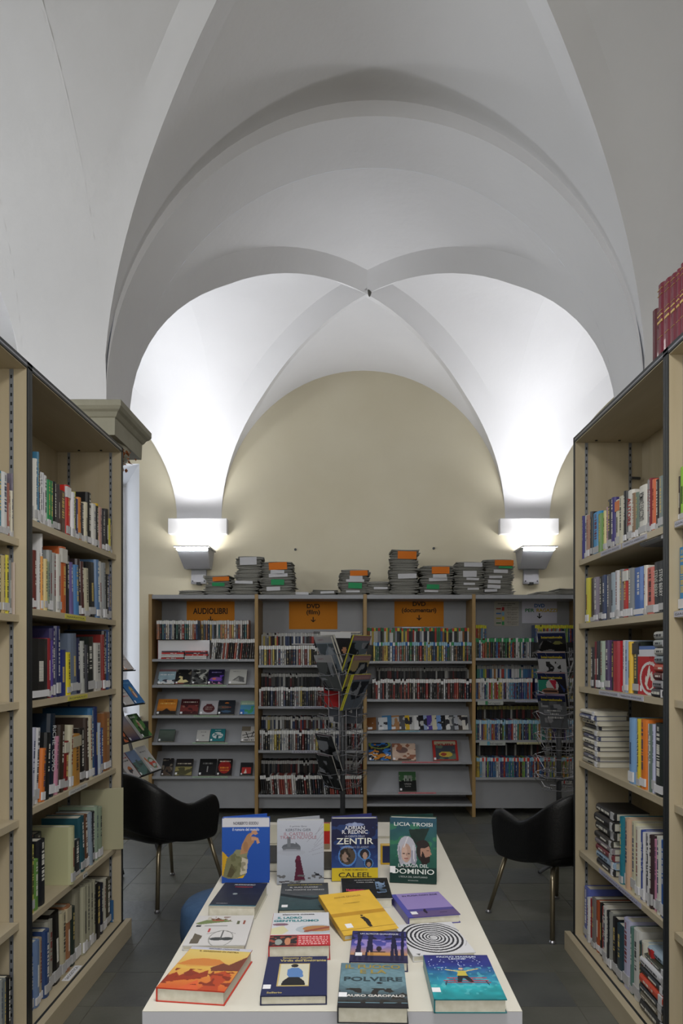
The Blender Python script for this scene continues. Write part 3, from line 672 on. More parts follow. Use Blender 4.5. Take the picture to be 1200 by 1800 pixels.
# cream box file pulled out into the aisle at the far left upright
M = frame((0.25, .97, 0), (.97, -.25, 0), (0, 0, 1), (-1.165, 3.64, LZ[4] + .055))
a = Art(10, 14, 'a6a282').noise(.06, 3)
board_book('box_file', .20, .30, .03, None, frame((.96, .28, 0), (.28, -.96, 0), (0, .02, 1), (-1.225, 3.655, LZ[4] + .001)), 'cream cardboard box file sticking out of the fifth left shelf', 'box file', spine='a5a183')

# shelf edge labels
def edge_label(side, bay, zb, y0, y1, col, txt, near=False, seq=[0]):
    t, xf = bay, (LXF if side < 0 else RXF) + (.028 if side < 0 else .019); f = -side
    yc = (y0 + y1) / 2; px = xf - .0012
    o = obj('shelf_label', MB().box(-.0008, .0008, -(y1 - y0) / 2, (y1 - y0) / 2, -.0095, .0095).mesh('shelf_label', M_OCM), t, color=col)
    o.location = (side * px - t.location.x, yc - t.location.y, zb - .0125)
    # text frame: x along +-y, normal f
    M = Matrix(((0, 0, f, f * .0012), (f, 0, 0, 0), (0, 1, 0, -.004), (0, 0, 0, 1)))
    text(txt, o, M, .011, '404048', width=(y1 - y0) * .85)
def yy(side, px): return F * ((LXF + .028) if side < 0 else (RXF + .019)) / abs(CX - px)
edge_label(-1, BL1, LZ[1], yy(-1, 114), yy(-1, 150), 'c8c052', 'NARRATIVA')
edge_label(-1, BL1, LZ[2], yy(-1, 119), yy(-1, 153), 'c8c052', 'ROMANZI')
edge_label(-1, BL1, LZ[3], yy(-1, 121), yy(-1, 153), 'c0c0bc', 'FANTASCIENZA')
edge_label(-1, BL1, LZ[4], yy(-1, 146), yy(-1, 153), 'c0c0bc', 'R')
edge_label(1, BR1, RZ[0], yy(1, 1091), yy(1, 1056), 'b8b8c4', 'NARRATIVA INGLESE'); edge_label(1, BR1, RZ[0], yy(1, 1137), yy(1, 1094), 'b8b8c4', 'NARRATIVA AMERICANA')
edge_label(1, BR1, RZ[2], yy(1, 1088), yy(1, 1053), 'b8b8c4', 'NARRATIVA INGLESE'); edge_label(1, BR1, RZ[2], yy(1, 1131), yy(1, 1089), 'b8b8c4', 'NARRATIVA AMERICANA')
edge_label(1, BR1, RZ[4], yy(1, 1127), yy(1, 1053), 'a8a8c0', 'NARRATIVA AMERICANA')
edge_label(1, BR2, RZ[0], yy(1, 1212), yy(1, 1186), 'b8b8c4', 'GIALLI'); edge_label(1, BR2, RZ[1], yy(1, 1212), yy(1, 1185), 'b8b8c4', 'GIALLI')
o = obj('paper_label', MB().box(-.016, .016, -.075, .075, 0, .0008).mesh('paper_label', M_WHITE), None, (-1.172, 3.12, .0845)); tag(o, 'white paper label with capitals lying on the left bottom board', 'label')
text('SAGGISTICA', o, Matrix(((0, -1, 0, .005), (1, 0, 0, 0), (0, 0, 1, .001), (0, 0, 0, 1))), .019, '303034', width=.125, bold=.01)
# red bound volumes on top of the right bookcase
GOLD = MB()
for z_, h_ in ((.93, .006), (.86, .004), (.66, .004), (.60, .018), (.52, .03), (.34, .004), (.12, .004)): GOLD.box(.49, .507, -.34, .34, z_, z_ + h_)
GOLD = GOLD.mesh('gold_tooling', M_OC)
k = 0
for (a0, a1, yt, c) in ((827, 870, 475, '521c24'), (870, 924, 268, '6c1f30'), (928, 975, 225, '6e2030'), (978, 1018, 188, '681c2e'), (1024, 1052, 150, '701f32'), (1054, 1084, 105, '6a1e2e'), (1086, 1130, 90, '6e2030'), (1132, 1172, 60, '641a2a'), (1176, 1220, 30, '6c1f30')):
    xf_ = 1.12; ya, yb = F * xf_ / (960 + a0 / 4.5 - 615), F * xf_ / (960 + a1 / 4.5 - 615); p = F / yb
    h = H + (CY - (440 + yt / 4.5)) / (F / ((ya + yb) / 2)) - 2.4755
    k += 1
    o = obj('bound_volume', BK_COVER, None, (xf_ + .1, (ya + yb) / 2, 2.4755), (0, 0, PI), (.2, (ya - yb) * .96, min(h, .36)), c)
    obj('pages', BK_PAGES, o)
    if k > 1: obj('gold_tooling', GOLD, o, color='c8a860')
    tag(o, 'tall dark red bound volume, %s from the left on top of the right bookcase' % ordn(k) if k > 1 else 'short thin dark red volume without gilding on top of the right bookcase', 'book', 'bound volumes on top of the bookcase')

# ------------------------------------------------------------------ grey media shelving along the far wall
PB = 200.0                                   # px per metre at the front of the shelving
YF = F / PB; DF = .36
def bxp(px, p=PB): return (px - CX) / p
def zp(py, p=PB): return H + (CY - py) / p
ZT = zp(1045.5)
POST = [264, 450.5, 641.5, 832.5, 1023.5]
# a lane of slanted/flat shelves per bay: (y of the top of the front lip, slanted?)
BAYS = [dict(sh=[(1158.5, 0), (1204, 1), (1257.5, 1), (1305, 1), (1364.5, 1)], kick=(1372, 1423)),
        dict(sh=[(1169, 0), (1241.5, 0), (1319, 0), (1397, 0)], kick=(1404, 1423)),
        dict(sh=[(1162, 0), (1229, 0), (1284.5, 1), (1338.5, 1), (1392.5, 1), (1413, 0)], kick=None),
        dict(sh=[(1156.5, 0), (1229, 0), (1301, 0), (1366.7, 0)], kick=(1371, 1423))]
BN = ['audiobook bay', 'film bay', 'documentary bay', "children's bay"]
SLANT = math.radians(38)
media = []
for b in range(4):
    xa, xb = bxp(POST[b]), bxp(POST[b + 1]); xm = (xa + xb) / 2; hw = (xb - xa) / 2
    t = empty('media_shelf', (xm, YF, 0)); media.append(t)
    tag(t, ['grey metal display shelf under the orange audiobook sign, leftmost bay', 'grey metal shelf under the orange film sign, second bay', 'grey metal shelf under the orange documentary sign, third bay', 'grey metal shelf under the white children sign, rightmost bay'][b], 'shelf', 'media shelving along the far wall')
    for s_ in ((-1, 1) if b == 0 else (1,)):
        part('upright', MB().box(s_ * hw - .0145, s_ * hw + .0145, -.004, DF, 0, ZT + .005), M_POST, t)
    x0, x1 = -hw + .016, hw - .016
    part('back_panel', MB().box(x0, x1, DF - .02, DF - .008, .1, ZT - .02), M_GREYM, t)
    part('top_panel', MB().box(x0, x1, .0, DF, ZT - .035, ZT), M_GREYM, t)
    if BAYS[b]['kick']:
        k0, k1 = BAYS[b]['kick']; part('kick_panel', MB().box(x0, x1, .06, .075, zp(k1), zp(k0 - 6)), M_GREYM, t)
    for py, sl in BAYS[b]['sh']:
        z = zp(py)
        if not sl:
            part('shelf', MB().box(x0, x1, .0, DF - .022, z - .022, z), M_GREYM, t)
        else:
            m = MB(); L = .27; dy, dz = L * math.sin(SLANT), L * math.cos(SLANT)
            m.prism([(0, z - .024), (0, z), (.006, z), (.006, z - .012), (.03, z - .016), (.03 + dy, z - .016 + dz), (.036 + dy, z - .02 + dz), (.036, z - .026)], x0, x1, axis='x')
            part('slanted_shelf', m, M_GREYM, t)
# ---- DVD cases: a shared case with a pale band on top
def case_meshes():
    c = MB().prism([(-.5, -.5), (.5, -.5), (.5, .40), (.40, .5), (-.40, .5), (-.5, .40)], 0, 1)
    # spine towards -y : y is depth; local x thickness
    m = MB(); m.prism([(-.5, .5), (-.5, -.42), (-.3, -.5), (.3, -.5), (.5, -.42), (.5, .5)], 0, 1); c = m.mesh('case', M_OC)
    band = MB().box(-.47, .47, -.508, -.3, .80, .985).mesh('title_band', M_OCM)
    prints = []
    for k in range(6):
        r = random.Random(k + 40); m = MB(); z = .08
        while z < .7:
            h = r.uniform(.03, .16)
            if r.random() < .6: m.box(-.22 * r.uniform(.5, 1), .3 * r.uniform(.5, 1), -.507, -.4, z, min(z + h, .76))
            z += h + r.uniform(.03, .09)
        prints.append(m.mesh('spine_print', M_OCM))
    return c, band, prints
DV, DV_BAND, DV_PRINT = case_meshes()
PAL = {'film': ['1c1c20', '24242a', 'c4c4c4', '2e2e34', 'cccccc', '18181c', '7c2420', 'b4b0a4', '2c3c68', '4a4038', 'b8342c', '8c8c8c', '3a4a6a', 'c8b040', '5c2c30', '343438', '6c7480', 'c8c8c4', '1c2c4c'],
       'redblack': ['1a1a1e', '1a1a1e', 'a82a28', '2a2226', 'c8c4bc', '1e2026', '94302c', '101014', 'd0d0d0', '24304c', 'b04030', '3c3430'],
       'dark': ['1a1a1e', '24242a', '2e2e30', '3a302c', '202838', '121216', '6a2428', '2a2a2e', '9c9c98', '5c5c5c'],
       'audio': ['c8c0b4', '2c4878', 'b84438', 'd0c8b8', '3a7c84', '24242c', 'c87850', '7888a8', 'd0b050', 'a83028', '5c6c88', 'd4d0c8', '305c54'],
       'kids': ['d0d0d4', '4060a0', 'c8c8d0', '3878b8', 'c07830', 'c83830', '2c3c78', 'cccccc', '7cb040', '544488', '60a0c8', 'd0b030', '303038', '3a9080'],
       'doc': ['2a6a48', 'c8c8c8', '3060a0', '24302c', 'b03028', '2c2c30', '5c6a50', 'd0b030', '88909c', '203040', 'c8c8c8', '38383c', '9c5c2c']}
def mute(h, k=.28, d=.95):          # printed spines behind plastic look duller
    q = [int(h[i:i + 2], 16) for i in (0, 2, 4)]; l_ = .3 * q[0] + .59 * q[1] + .11 * q[2]
    return '%02x%02x%02x' % tuple(int((c * (1 - k) + l_ * k) * d) for c in q)
for k_ in PAL: PAL[k_] = [mute(h) for h in PAL[k_]]
MEANING = {'dvd_case': 'DVD case', 'audiobook_case': 'audiobook case', 'childrens_dvd_case': "children's DVD case"}
STUFF = MB(); count = {}
def row(kind, px0, px1, ytop, ybase, n, pal, bands, bay, where, back=0.0, stuff=False, jit=1.0, lean=0.0, zoff=0, colours=None, depth=.13):
    """upright cases between two pixel columns; bands: list of band colours or None"""
    p = F / (YF + .012 + back); x0, x1 = bxp(px0, p), bxp(px1, p); zb = zp(ybase, p) if back else zp(ybase)
    if back == 0: zb = zp(ybase) + .0008
    h0 = zp(ytop, p) - zb; r = random.Random(int(px0 * 7 + ytop)); ws = [r.choice((1, 1, 1, 1.0, 1.45, .8)) for _ in range(n)]
    sc = (x1 - x0) / sum(ws); x = x0
    for i in range(n):
        w_ = ws[i] * sc; c = colours[i % len(colours)] if colours else r.choice(PAL[pal]); h = h0 * (1 - (r.random() * .03 + (r.random() < .06) * .1) * jit)
        xc = x + w_ / 2; x += w_
        y = YF + .012 + back + r.uniform(0, .004) + depth / 2
        bc = bands[i % len(bands)] if bands else None
        if stuff or count.get(kind, 0) >= 300:
            STUFF.box(xc - w_ * .46, xc + w_ * .46, y - depth / 2, y + depth / 2, zb, zb + h, col=hx(c))
            if bc: STUFF.box(xc - w_ * .44, xc + w_ * .44, y - depth / 2 - .001, y - depth / 2 + .002, zb + h * .80, zb + h * .985, col=hx(bc))
            continue
        count[kind] = count.get(kind, 0) + 1
        o = obj(kind, DV, None, (xc, y, zb), (0, lean, 0), (w_ * .93, depth, h), c)
        if bc: obj('title_band', DV_BAND, o, color=bc)
        obj('spine_print', r.choice(DV_PRINT), o, color=r.choice(('a8a8a4', '7c7c7c', '8c4c44', '8c8c88', '908468')) if lum(c) < .3 else r.choice(('4a4a50', '6c4444', '485878', '7a7a78')))
        tag(o, '%s %s, %s from the left, %s, %s' % (shade_name(c), MEANING[kind], ordn(i + 1), where, BN[bay]), 'case', '%s, %s' % (where, BN[bay]))
Wb = ['d0d0d0', 'cccccc', 'd0d0d0', 'c4c4c0']
# audiobook bay: upper row on a white box, lower row on the shelf
row('audiobook_case', 275, 347, 1090, 1124, 22, 'audio', Wb, 0, 'row on the white box', zoff=0)
row('audiobook_case', 353, 437, 1090, 1126, 22, 'audio', Wb, 0, 'upper back row', back=.14)
row('audiobook_case', 368, 448, 1122, 1158.5, 24, 'redblack', Wb, 0, 'lower front row', lean=.10)
# film bay
def film(px0, px1, yt, yb, n, wh, pal='film', **k): row('dvd_case', px0, px1, yt, yb, n, pal, Wb, 1, wh, **k)
film(455, 638, 1134, 1169, 50, 'first front row'); film(455, 638, 1207, 1241.5, 50, 'second front row'); film(456, 638, 1283, 1319, 52, 'third front row')
film(459, 638, 1362, 1397, 48, 'bottom front row', 'redblack', lean=-.08)
for yt, yb, pal in ((1112, 1143, 'film'), (1183, 1214, 'dark'), (1259, 1290, 'film'), (1336, 1368, 'dark')):
    row('dvd_case', 459, 636, yt, yb, 52, pal, ['a8a8a6', 'b0b0ae'], 1, 'back row', back=.17, stuff=True)
# documentary bay
row('dvd_case', 656, 829, 1128, 1162, 50, 'doc', ['8cb0c4', '8cb0c4', '2c5c9c', 'c8c8c8', '388858', '8cb0c4', '8cb0c4'], 2, 'first front row')
row('dvd_case', 654, 829, 1193, 1229, 50, 'redblack', Wb, 2, 'second front row')
row('dvd_case', 645, 826, 1103, 1134, 52, 'doc', ['38784c', '38784c', 'b84030', 'c0b040', '38784c', 'b84030'], 2, 'back row', back=.17, stuff=True)
row('dvd_case', 662, 824, 1173, 1203, 52, 'dark', ['7c7c7a', '8a8a88'], 2, 'back row', back=.17, stuff=True)
# children's bay
row('childrens_dvd_case', 836, 938, 1121, 1156.5, 32, 'doc', ['388858', '388858', 'c8c8c8', '388858'], 3, 'first front row')
row('childrens_dvd_case', 836, 936, 1192, 1229, 36, 'kids', Wb, 3, 'second front row'); row('childrens_dvd_case', 940, 1018, 1192, 1229, 26, 'kids', Wb, 3, 'second row behind rack')
row('childrens_dvd_case', 836, 1018, 1265, 1301, 58, 'kids', ['8cb4cc', '8cb4cc', 'a8bcc8'], 3, 'third front row')
row('childrens_dvd_case', 837, 1018, 1331, 1366.7, 58, 'kids', ['8cb4cc', '8cb4cc', 'c8c8c8', 'c83c30', 'c8c8c8', 'c83c30'], 3, 'bottom front row')
row('childrens_dvd_case', 940, 1018, 1098, 1129, 24, 'kids', ['c8c43c', 'c8c43c'], 3, 'upper back row', back=.17)
row('childrens_dvd_case', 836, 855, 1098, 1129, 6, 'kids', ['c8c43c'], 3, 'upper back row by the upright', back=.17)
for yt, yb, pal, bd in ((1169, 1201, 'kids', ['8c8c8a']), (1240, 1274, 'dark', ['8c8a4c', '7a7850']), (1308, 1338, 'dark', None)):
    row('dvd_case', 838, 1016, yt, yb, 50, pal, bd, 3, 'back row', back=.17, stuff=True)
o = obj('dvd_case', STUFF.mesh('dvd_case', M_PRINT)); tag(o, 'remaining DVD cases standing in the back rows of the media shelving', 'case', kind='stuff')
# risers under the back rows
def riser(bay, yb):
    z1 = zp(yb, F / (YF + .182)); t = media[bay]; hw = (bxp(POST[bay + 1]) - bxp(POST[bay])) / 2
    for zz in [zp(q[0]) for q in BAYS[bay]['sh']]:
        if 0 < z1 - zz < .2:
            part('riser', MB().box(-hw + .02, hw - .02, .17, .33, zz, z1 - .001), M_BLACK, t); return
for b, q in ((1, (1143, 1214, 1290, 1368)), (2, (1134, 1203)), (3, (1129, 1201, 1274, 1338))):
    for yb in q: riser(b, yb)
riser(0, 1126)
# white box under the audiobook row
m = MB().box(-.18, .18, -.06, .06, 0, .001)
x0, x1 = bxp(274.5), bxp(366); zz = zp(1158.5)
o = obj('display_box', MB().box(x0, x1, YF + .06, YF + .2, zz, zp(1125)).mesh('display_box', M_WHITE)); bevel(o, .002); tag(o, 'white cardboard box on the top audiobook shelf carrying a row of cases', 'box')
part('red_edge', MB().box(x0 - .003, x0, YF + .058, YF + .2, zz, zp(1125)), nm('red_card', '8c2c2c', .6)[0], o)
r = random.Random(3)
for q, (a, b_) in enumerate(((284, 323), (326, 364))):
    for k in range(5):
        c = ['b03434', 'd0d0d0', 'c8c8c8', 'c83838', '4c3c48'][(k + q) % 5]; z0 = zz + k * .0145
        w_ = bxp(b_) - bxp(a)
        o = obj('audiobook_case', DV, None, ((bxp(a) + bxp(b_)) / 2 + r.uniform(-.006, .006) + w_ / 2, YF + .022, z0 + .007), (0, -PI / 2, 0), (.0135, .06, w_), c); obj('spine_print', DV_PRINT[k % 6], o, color='d8d8d8')
        tag(o, '%s case lying flat, %s from the bottom, %s pile before white box' % (shade_name(c), ordn(k + 1), ('left', 'right')[q]), 'case', 'flat cases before the white box')
# cases lying on top of rows in the film bay
for q, (a, b_, py, c, back) in enumerate(((551, 590, 1110, '26262a', .19), (598, 633, 1110, 'c4bcb0', .19), (513, 552, 1131, '9a9a9c', .05), (706, 740, 1102, 'a8b4cc', .19))):
    p = F / (YF + back); w_ = (b_ - a) / p
    o = obj('dvd_case', DV, None, (bxp(b_, p), YF + back + .03, zp(py, p) - .008), (0, -PI / 2, 0), (.014, .12, w_), c)
    tag(o, '%s DVD case lying flat on standing cases, %s' % (shade_name(c), ('under the film sign', 'beside the third upright', 'left of the magazine rack', 'under the documentary sign')[q]), 'case')

# ---- signs on the back panels
PS = F / (YF + DF - .022)
def sign(px0, px1, py0, py1, col, lines, label, arrow=None, mat=None):
    x0, x1 = bxp(px0, PS), bxp(px1, PS); z1, z0 = zp(py0, PS), zp(py1, PS)
    o = obj('sign', MB().box(-(x1 - x0) / 2, (x1 - x0) / 2, -.0012, .0, 0, z1 - z0).mesh('sign', M_OCM), None, ((x0 + x1) / 2, YF + DF - .0215, z0), color=col)
    tag(o, label, 'sign')
    for s_, py, size, c, *rest in lines:
        M = Matrix(((1, 0, 0, (rest[1] if len(rest) > 1 else 0)), (0, 0, -1, -.0016), (0, 1, 0, zp(py, PS) - z0), (0, 0, 0, 1)))
        text(s_, o, M, size, c, bold=.03, width=rest[0] if rest else None, xs=1.1)
    if arrow:
        za = zp(arrow[0], PS) - z0; m = MB()
        m.box(-.005, .005, -.0022, -.0014, za, za + .045)
        for s_ in (-1, 1): m.prism([(0, za - .006), (s_ * .024, za + .016), (s_ * .019, za + .022), (0, za + .006)], -.0022, -.0014, axis='y')
        part('arrow', m, nm('sign_ink', arrow[1], .8)[0], o)
    return o, (x0 + x1) / 2, z0
OR = 'c47a1c'
sign(328, 412, 1050.8, 1106, OR, [('AUDIOLIBRI', 1079, .075, '33261a', .32)], 'orange paper sign reading AUDIOLIBRI on the leftmost media bay', (1092, '#33261a'))
sign(507.8, 592.8, 1052.5, 1106, OR, [('DVD', 1069, .055, '33261a', .12), ('(film)', 1079.5, .055, '33261a', .125)], 'orange paper sign reading DVD (film) on the second media bay', (1093, '#33261a'))
sign(693, 779.5, 1050.8, 1101.5, OR, [('DVD', 1065, .055, '33261a', .12), ('(documentari)', 1076, .055, '33261a', .32)], 'orange paper sign reading DVD (documentari) on the third media bay', (1089.5, '#33261a'))
sign(917, 978.5, 1057, 1095.5, 'c4c4d4', [('DVD', 1067.5, .045, '2c62a8', .095), ('PER', 1075.6, .042, '3a7c50', .085, -.092), ('RAGAZZI', 1075.6, .042, 'b89c28', .19, .068)], 'white paper sign reading DVD PER RAGAZZI on the rightmost bay', (1086.5, '#202020'))
o, xs_, z0_ = sign(868, 911.5, 1049.5, 1100.5, 'a8a49c', [('PRESTITI A SCAFFALE', 1055.5, .015, '4a4040', .17), ('Etichette colorate', 1062, .016, '4a4a4a', .16), ('e collocazioni', 1065, .014, '4a4a4a', .1)], 'grey paper legend with red, blue, yellow and green bars beside the white sign')
for k, (c1, c2) in enumerate((('8c3c3c', 'a83038'), ('3a6ca8', '78a8c8'), ('a89830', 'c8b838'), ('386c44', '389058'))):
    z = zp(1070 + k * 8.4, PS) - z0_
    obj('colour_bar', MB().box(-.095, -.05, -.0018, -.0012, z - .006, z + .006).mesh('colour_bar', M_OCM), o, color=c1)
    obj('colour_square', MB().box(-.042, -.02, -.0018, -.0012, z - .018, z + .014).mesh('colour_square', M_OCM), o, color=c2)
    text('dvd adulti', o, Matrix(((1, 0, 0, .055), (0, 0, -1, -.0016), (0, 1, 0, z + .004), (0, 0, 0, 1))), .016, '5a5a5a', width=.1)
    text('e ragazzi', o, Matrix(((1, 0, 0, .055), (0, 0, -1, -.0016), (0, 1, 0, z - .012), (0, 0, 0, 1))), .016, '5a5a5a', width=.08)
# labels hanging on shelf edges
def mlabel(bay, px0, px1, py, h, col, txt, tcol='383840', sw=None):
    t = media[bay]; x0, x1 = bxp(px0) - t.location.x, bxp(px1) - t.location.x; z = zp(py)
    o = obj('shelf_label', MB().box(x0, x1, -.0035, -.0012, z - h / 2, z + h / 2).mesh('shelf_label', M_OCM), t, color=col)
    if sw: obj('colour_square', MB().box(x0 + (x1 - x0) * .3, x0 + (x1 - x0) * .4, -.0042, -.0034, z - h * .45, z + h * .45).mesh('colour_square', M_OCM), o, color=sw)
    text(txt, o, Matrix(((1, 0, 0, (x0 + x1) / 2 + (.03 if sw else 0)), (0, 0, -1, -.004), (0, 1, 0, z - h * .3), (0, 0, 0, 1))), h * .75, tcol, width=(x1 - x0) * (.5 if sw else .85))
mlabel(0, 402, 420, 1160, .014, 'c8c8c8', 'AUDIOLIBRI'); mlabel(1, 527, 575, 1171, .018, 'a8a8ac', 'DVD film'); mlabel(1, 515, 574, 1243.5, .022, 'a8a8b4', 'DVD film commedia'); mlabel(1, 513, 557, 1321.5, .022, 'a8a8b4', 'DVD film')
mlabel(2, 655, 688, 1163.5, .016, 'b0b0b0', 'DVD documentari'); mlabel(2, 683, 699, 1230.5, .016, 'b0b0b0', 'DVD')
for i, (a, b_) in enumerate(((312, 398), (330, 385), (328, 400), (328, 400))):
    py = BAYS[0]['sh'][i + 1][0]; mlabel(0, a + 10, b_, py + 1.2, .011, '9cb49c', 'novita in audiolibro', '3c5c44')
mlabel(2, 698, 738, 1285.5, .012, '8cb0c0', 'cinema e spettacolo'); mlabel(2, 706, 773, 1340, .012, 'c87880', 'fumetti e graphic novel', '7c2c34'); mlabel(2, 700, 766, 1393.8, .012, 'c87880', 'fumetti e graphic novel', '7c2c34')
mlabel(3, 839, 884, 1235.5, .036, 'a4a8a4', 'dvd ragazzi', sw='3a7c54'); mlabel(3, 842, 888, 1306.5, .036, 'a4a8a4', 'dvd ragazzi', sw='5c98b0'); mlabel(3, 908, 950, 1306.5, .018, 'b8b48c', 'cartoni'); mlabel(3, 984, 1005, 1374.5, .032, 'b4b4b0', 'dvd', sw='a82c30')
mlabel(3, 905, 945, 1233, .016, 'a0a4b8', 'cartoni animati')

# ---- books shown face-on on the slanted shelves
def facebook(px0, px1, pyt, pyb, art, label, th=.02, spine='3a3a3a', tilt=SLANT, ptop=None):
    z = zp(pyb); y = YF + .012; x0, x1 = bxp(px0), bxp(px1); sl = .25
    Lz = zp(pyt, F / (y + .09)) - z; L = max(.1, Lz / math.cos(tilt) * .97)
    sh = (bxp(px0) + bxp(px1)) / 2
    x, up = Vector((1, 0, 0)), Vector((0, math.sin(tilt), math.cos(tilt))); n = x.cross(up)
    M = frame(x, n, up, Vector((sh, y, z)) + n * (th - .004))
    return board_book('display_book', x1 - x0, L, th, art, M, label, 'book', 'books shown face on along the slanted shelves', spine=spine, sticker=(-(x1 - x0) / 2 + .014, .005))
def A(base, *ops, nx=30, ny=42):
    a = Art(nx, ny, base)
    for o in ops: getattr(a, o[0])(*o[1:])
    return a
yb = 1204
facebook(276, 306, 1178, yb, A('8ca4b0', ('noise', .2, 5, 2), ('rect', 0, .85, 1, 1, '7c5c60'), ('textrow', .1, .9, .62, .07, 'c8ccd0'), ('blotch', 'c8c8c8', .5, 5, 4, 0, .25), ('blotch', '3a3a44', .66, 5, 6, 0, .3)), 'pale blue grey paperback, first on the upper slanted shelf of the audiobook bay')
facebook(307, 333, 1178, yb, A('18181a', ('blotch', '6a6458', .7, 6, 2, .6, 1), ('poly', [(.1, .1), (.5, .05), (.9, .15), (.7, .3), (.5, .25), (.45, .5), (.25, .55), (.2, .45), (.35, .35)], 'd0c490'), ('rect', 0, 0, .6, .08, '6c1c20')), 'black paperback with cream figure, second on the upper slanted shelf of the audiobook bay')
facebook(336, 363, 1178, yb, A('4a4c4c', ('blotch', 'a8aaa4', .55, 4, 2), ('blotch', '18181a', .6, 5, 8)), 'grey paperback with mottled photo, third on the upper slanted shelf of the audiobook bay')
facebook(364, 392, 1178, yb, A('181430', ('blotch', '5c3ca8', .5, 6, 2, .2, .6), ('ell', .5, .35, .35, .12, '7c4c98'), ('ell', .4, .35, .12, .06, 'd07050'), ('textrow', .2, .8, .8, .06, '8078b0'), ('blotch', 'b07098', .6, 4, 5, 0, .2)), 'dark purple paperback with glowing figures, fourth on the upper slanted shelf of the audiobook bay')
facebook(401, 432, 1178, yb, A('b0b0ac', ('poly', [(.2, .25), (.9, .1), (.85, .45), (.55, .55)], '5c5c5c'), ('poly', [(.3, .25), (.6, .2), (.55, .45)], '8c8c88'), ('textrow', .2, .6, .85, .04, '8a8a88')), 'light grey paperback with folded shape, last on the upper slanted shelf of the audiobook bay')
yb = 1257.5
facebook(274, 308, 1230, yb, A('c07828', ('vgrad', '4c2c18', 'c87c28', 0, .5), ('rect', 0, 0, 1, .22, '241c18'), ('poly', [(.3, .22), (.5, .4), (.7, .22)], '1c1410'), ('textrow', .15, .9, .7, .09, 'e0b868'), ('textrow', .3, .8, .86, .06, '6c3c18')), 'orange sunset paperback, first on the second slanted shelf of the audiobook bay')
facebook(315, 347, 1230, yb, A('3c1418', ('blotch', '8c5c50', .6, 5, 3, .1, .6), ('textrow', .15, .9, .8, .09, 'b8b0a8'), ('blotch', '6c2c28', .5, 5, 9, .2, .6)), 'dark red paperback with pale title, second on the second slanted shelf of the audiobook bay')
facebook(350, 381, 1233, yb, A('a8a6ac', ('ell', .5, .42, .33, .3, '4c2024'), ('textrow', .3, .7, .52, .06, 'a89890'), ('textrow', .3, .7, .38, .06, 'a89890'), ('rect', .35, .68, .65, .76, '4c2024')), 'white paperback with dark red shield, third on the second slanted shelf of the audiobook bay')
facebook(382, 411, 1232, yb, A('1e222a', ('ell', .5, .8, .12, .05, 'b06828'), ('ell', .3, .5, .4, .12, '484440'), ('textrow', .25, .8, .5, .07, 'a04c34'), ('ell', .5, .2, .3, .08, '34506c')), 'black paperback with planet, fourth on the second slanted shelf of the audiobook bay')
facebook(421, 447, 1233, yb, A('4c88a8', ('rect', 0, .7, 1, 1, '8ca490'), ('blotch', '3c8c5c', .5, 6, 2, 0, .6), ('textrow', .1, .9, .8, .1, 'a8b8a4'), ('rect', 0, 0, .3, .35, '2c6cb4')), 'blue and green paperback, last on the second slanted shelf of the audiobook bay')
yb = 1305
facebook(277, 305, 1283, yb, A('505c54', ('vgrad', '343c38', '5c6a60'), ('noise', .15, 8, 3), ('rect', 0, .93, 1, 1, '2c4c48')), 'grey green hazy paperback alone at the left of the third slanted shelf')
facebook(344, 367, 1284, yb, A('b0b0ae', ('textrow', .3, .7, .82, .05, '5a5a5a'), ('ell', .5, .5, .1, .06, '808080')), 'small white paperback in the middle of the third slanted shelf')
facebook(368, 394, 1282, yb, A('1f6c74', ('ell', .5, .48, .36, .26, 'c0c8c8'), ('rect', .45, .22, .55, .5, '1c4c54'), ('blotch', '1f6c74', .62, 3, 5, .4, .66, .2, .8), ('textrow', .3, .7, .88, .06, 'a8c0c0')), 'teal paperback with white tree disc on the third slanted shelf')
facebook(423, 449, 1278, yb, A('b0aeac', ('line', .1, .4, .9, .6, .03, '202020'), ('line', .2, .25, .9, .35, .03, '202020'), ('line', .5, .2, .3, .6, .03, '282828'), ('line', .7, .3, .8, .65, .03, '202020'), ('rect', 0, .7, .6, 1, '6c6458'), ('textrow', .1, .9, .08, .06, '3a3a3a')), 'white paperback with black brush script, last on the third slanted shelf')
yb = 1364.5
facebook(282, 301, 1334, yb, A('1c1a1c', ('blotch', '6c6458', .62, 5, 3), ('blotch', '4a3c30', .5, 5, 7, 0, .5)), 'narrow dark paperback, first on the lowest slanted shelf of the audiobook bay')
facebook(306, 336, 1335, yb, A('4c4a30', ('rect', 0, .55, 1, 1, '242020'), ('blotch', '8c8450', .5, 6, 3, 0, .5), ('textrow', .1, .9, .7, .08, 'a8a090')), 'dark olive landscape paperback, second on the lowest slanted shelf of the audiobook bay')
facebook(348, 378, 1335, yb, A('121214', ('textrow', .2, .8, .72, .1, '6a6a68'), ('rect', .46, .2, .52, .55, '8c8c8a')), 'black paperback with grey emblem, third on the lowest slanted shelf of the audiobook bay')
facebook(380, 406, 1335, yb, A('1c1212', ('ell', .5, .5, .42, .4, '8c1c18'), ('textrow', .15, .85, .84, .08, 'c8beb0'), ('textrow', .2, .8, .45, .08, 'c87828'), ('textrow', .2, .8, .3, .08, 'c87828')), 'black and red paperback with orange title on the lowest slanted shelf')
facebook(421, 443, 1341, yb, A('1a1a1e', ('rect', .12, .12, .88, .62, 'a82c28'), ('poly', [(.3, .14), (.45, .5), (.55, .14)], 'c8c4bc')), 'small black book with red square, last on the lowest slanted shelf')
yb = 1338.5
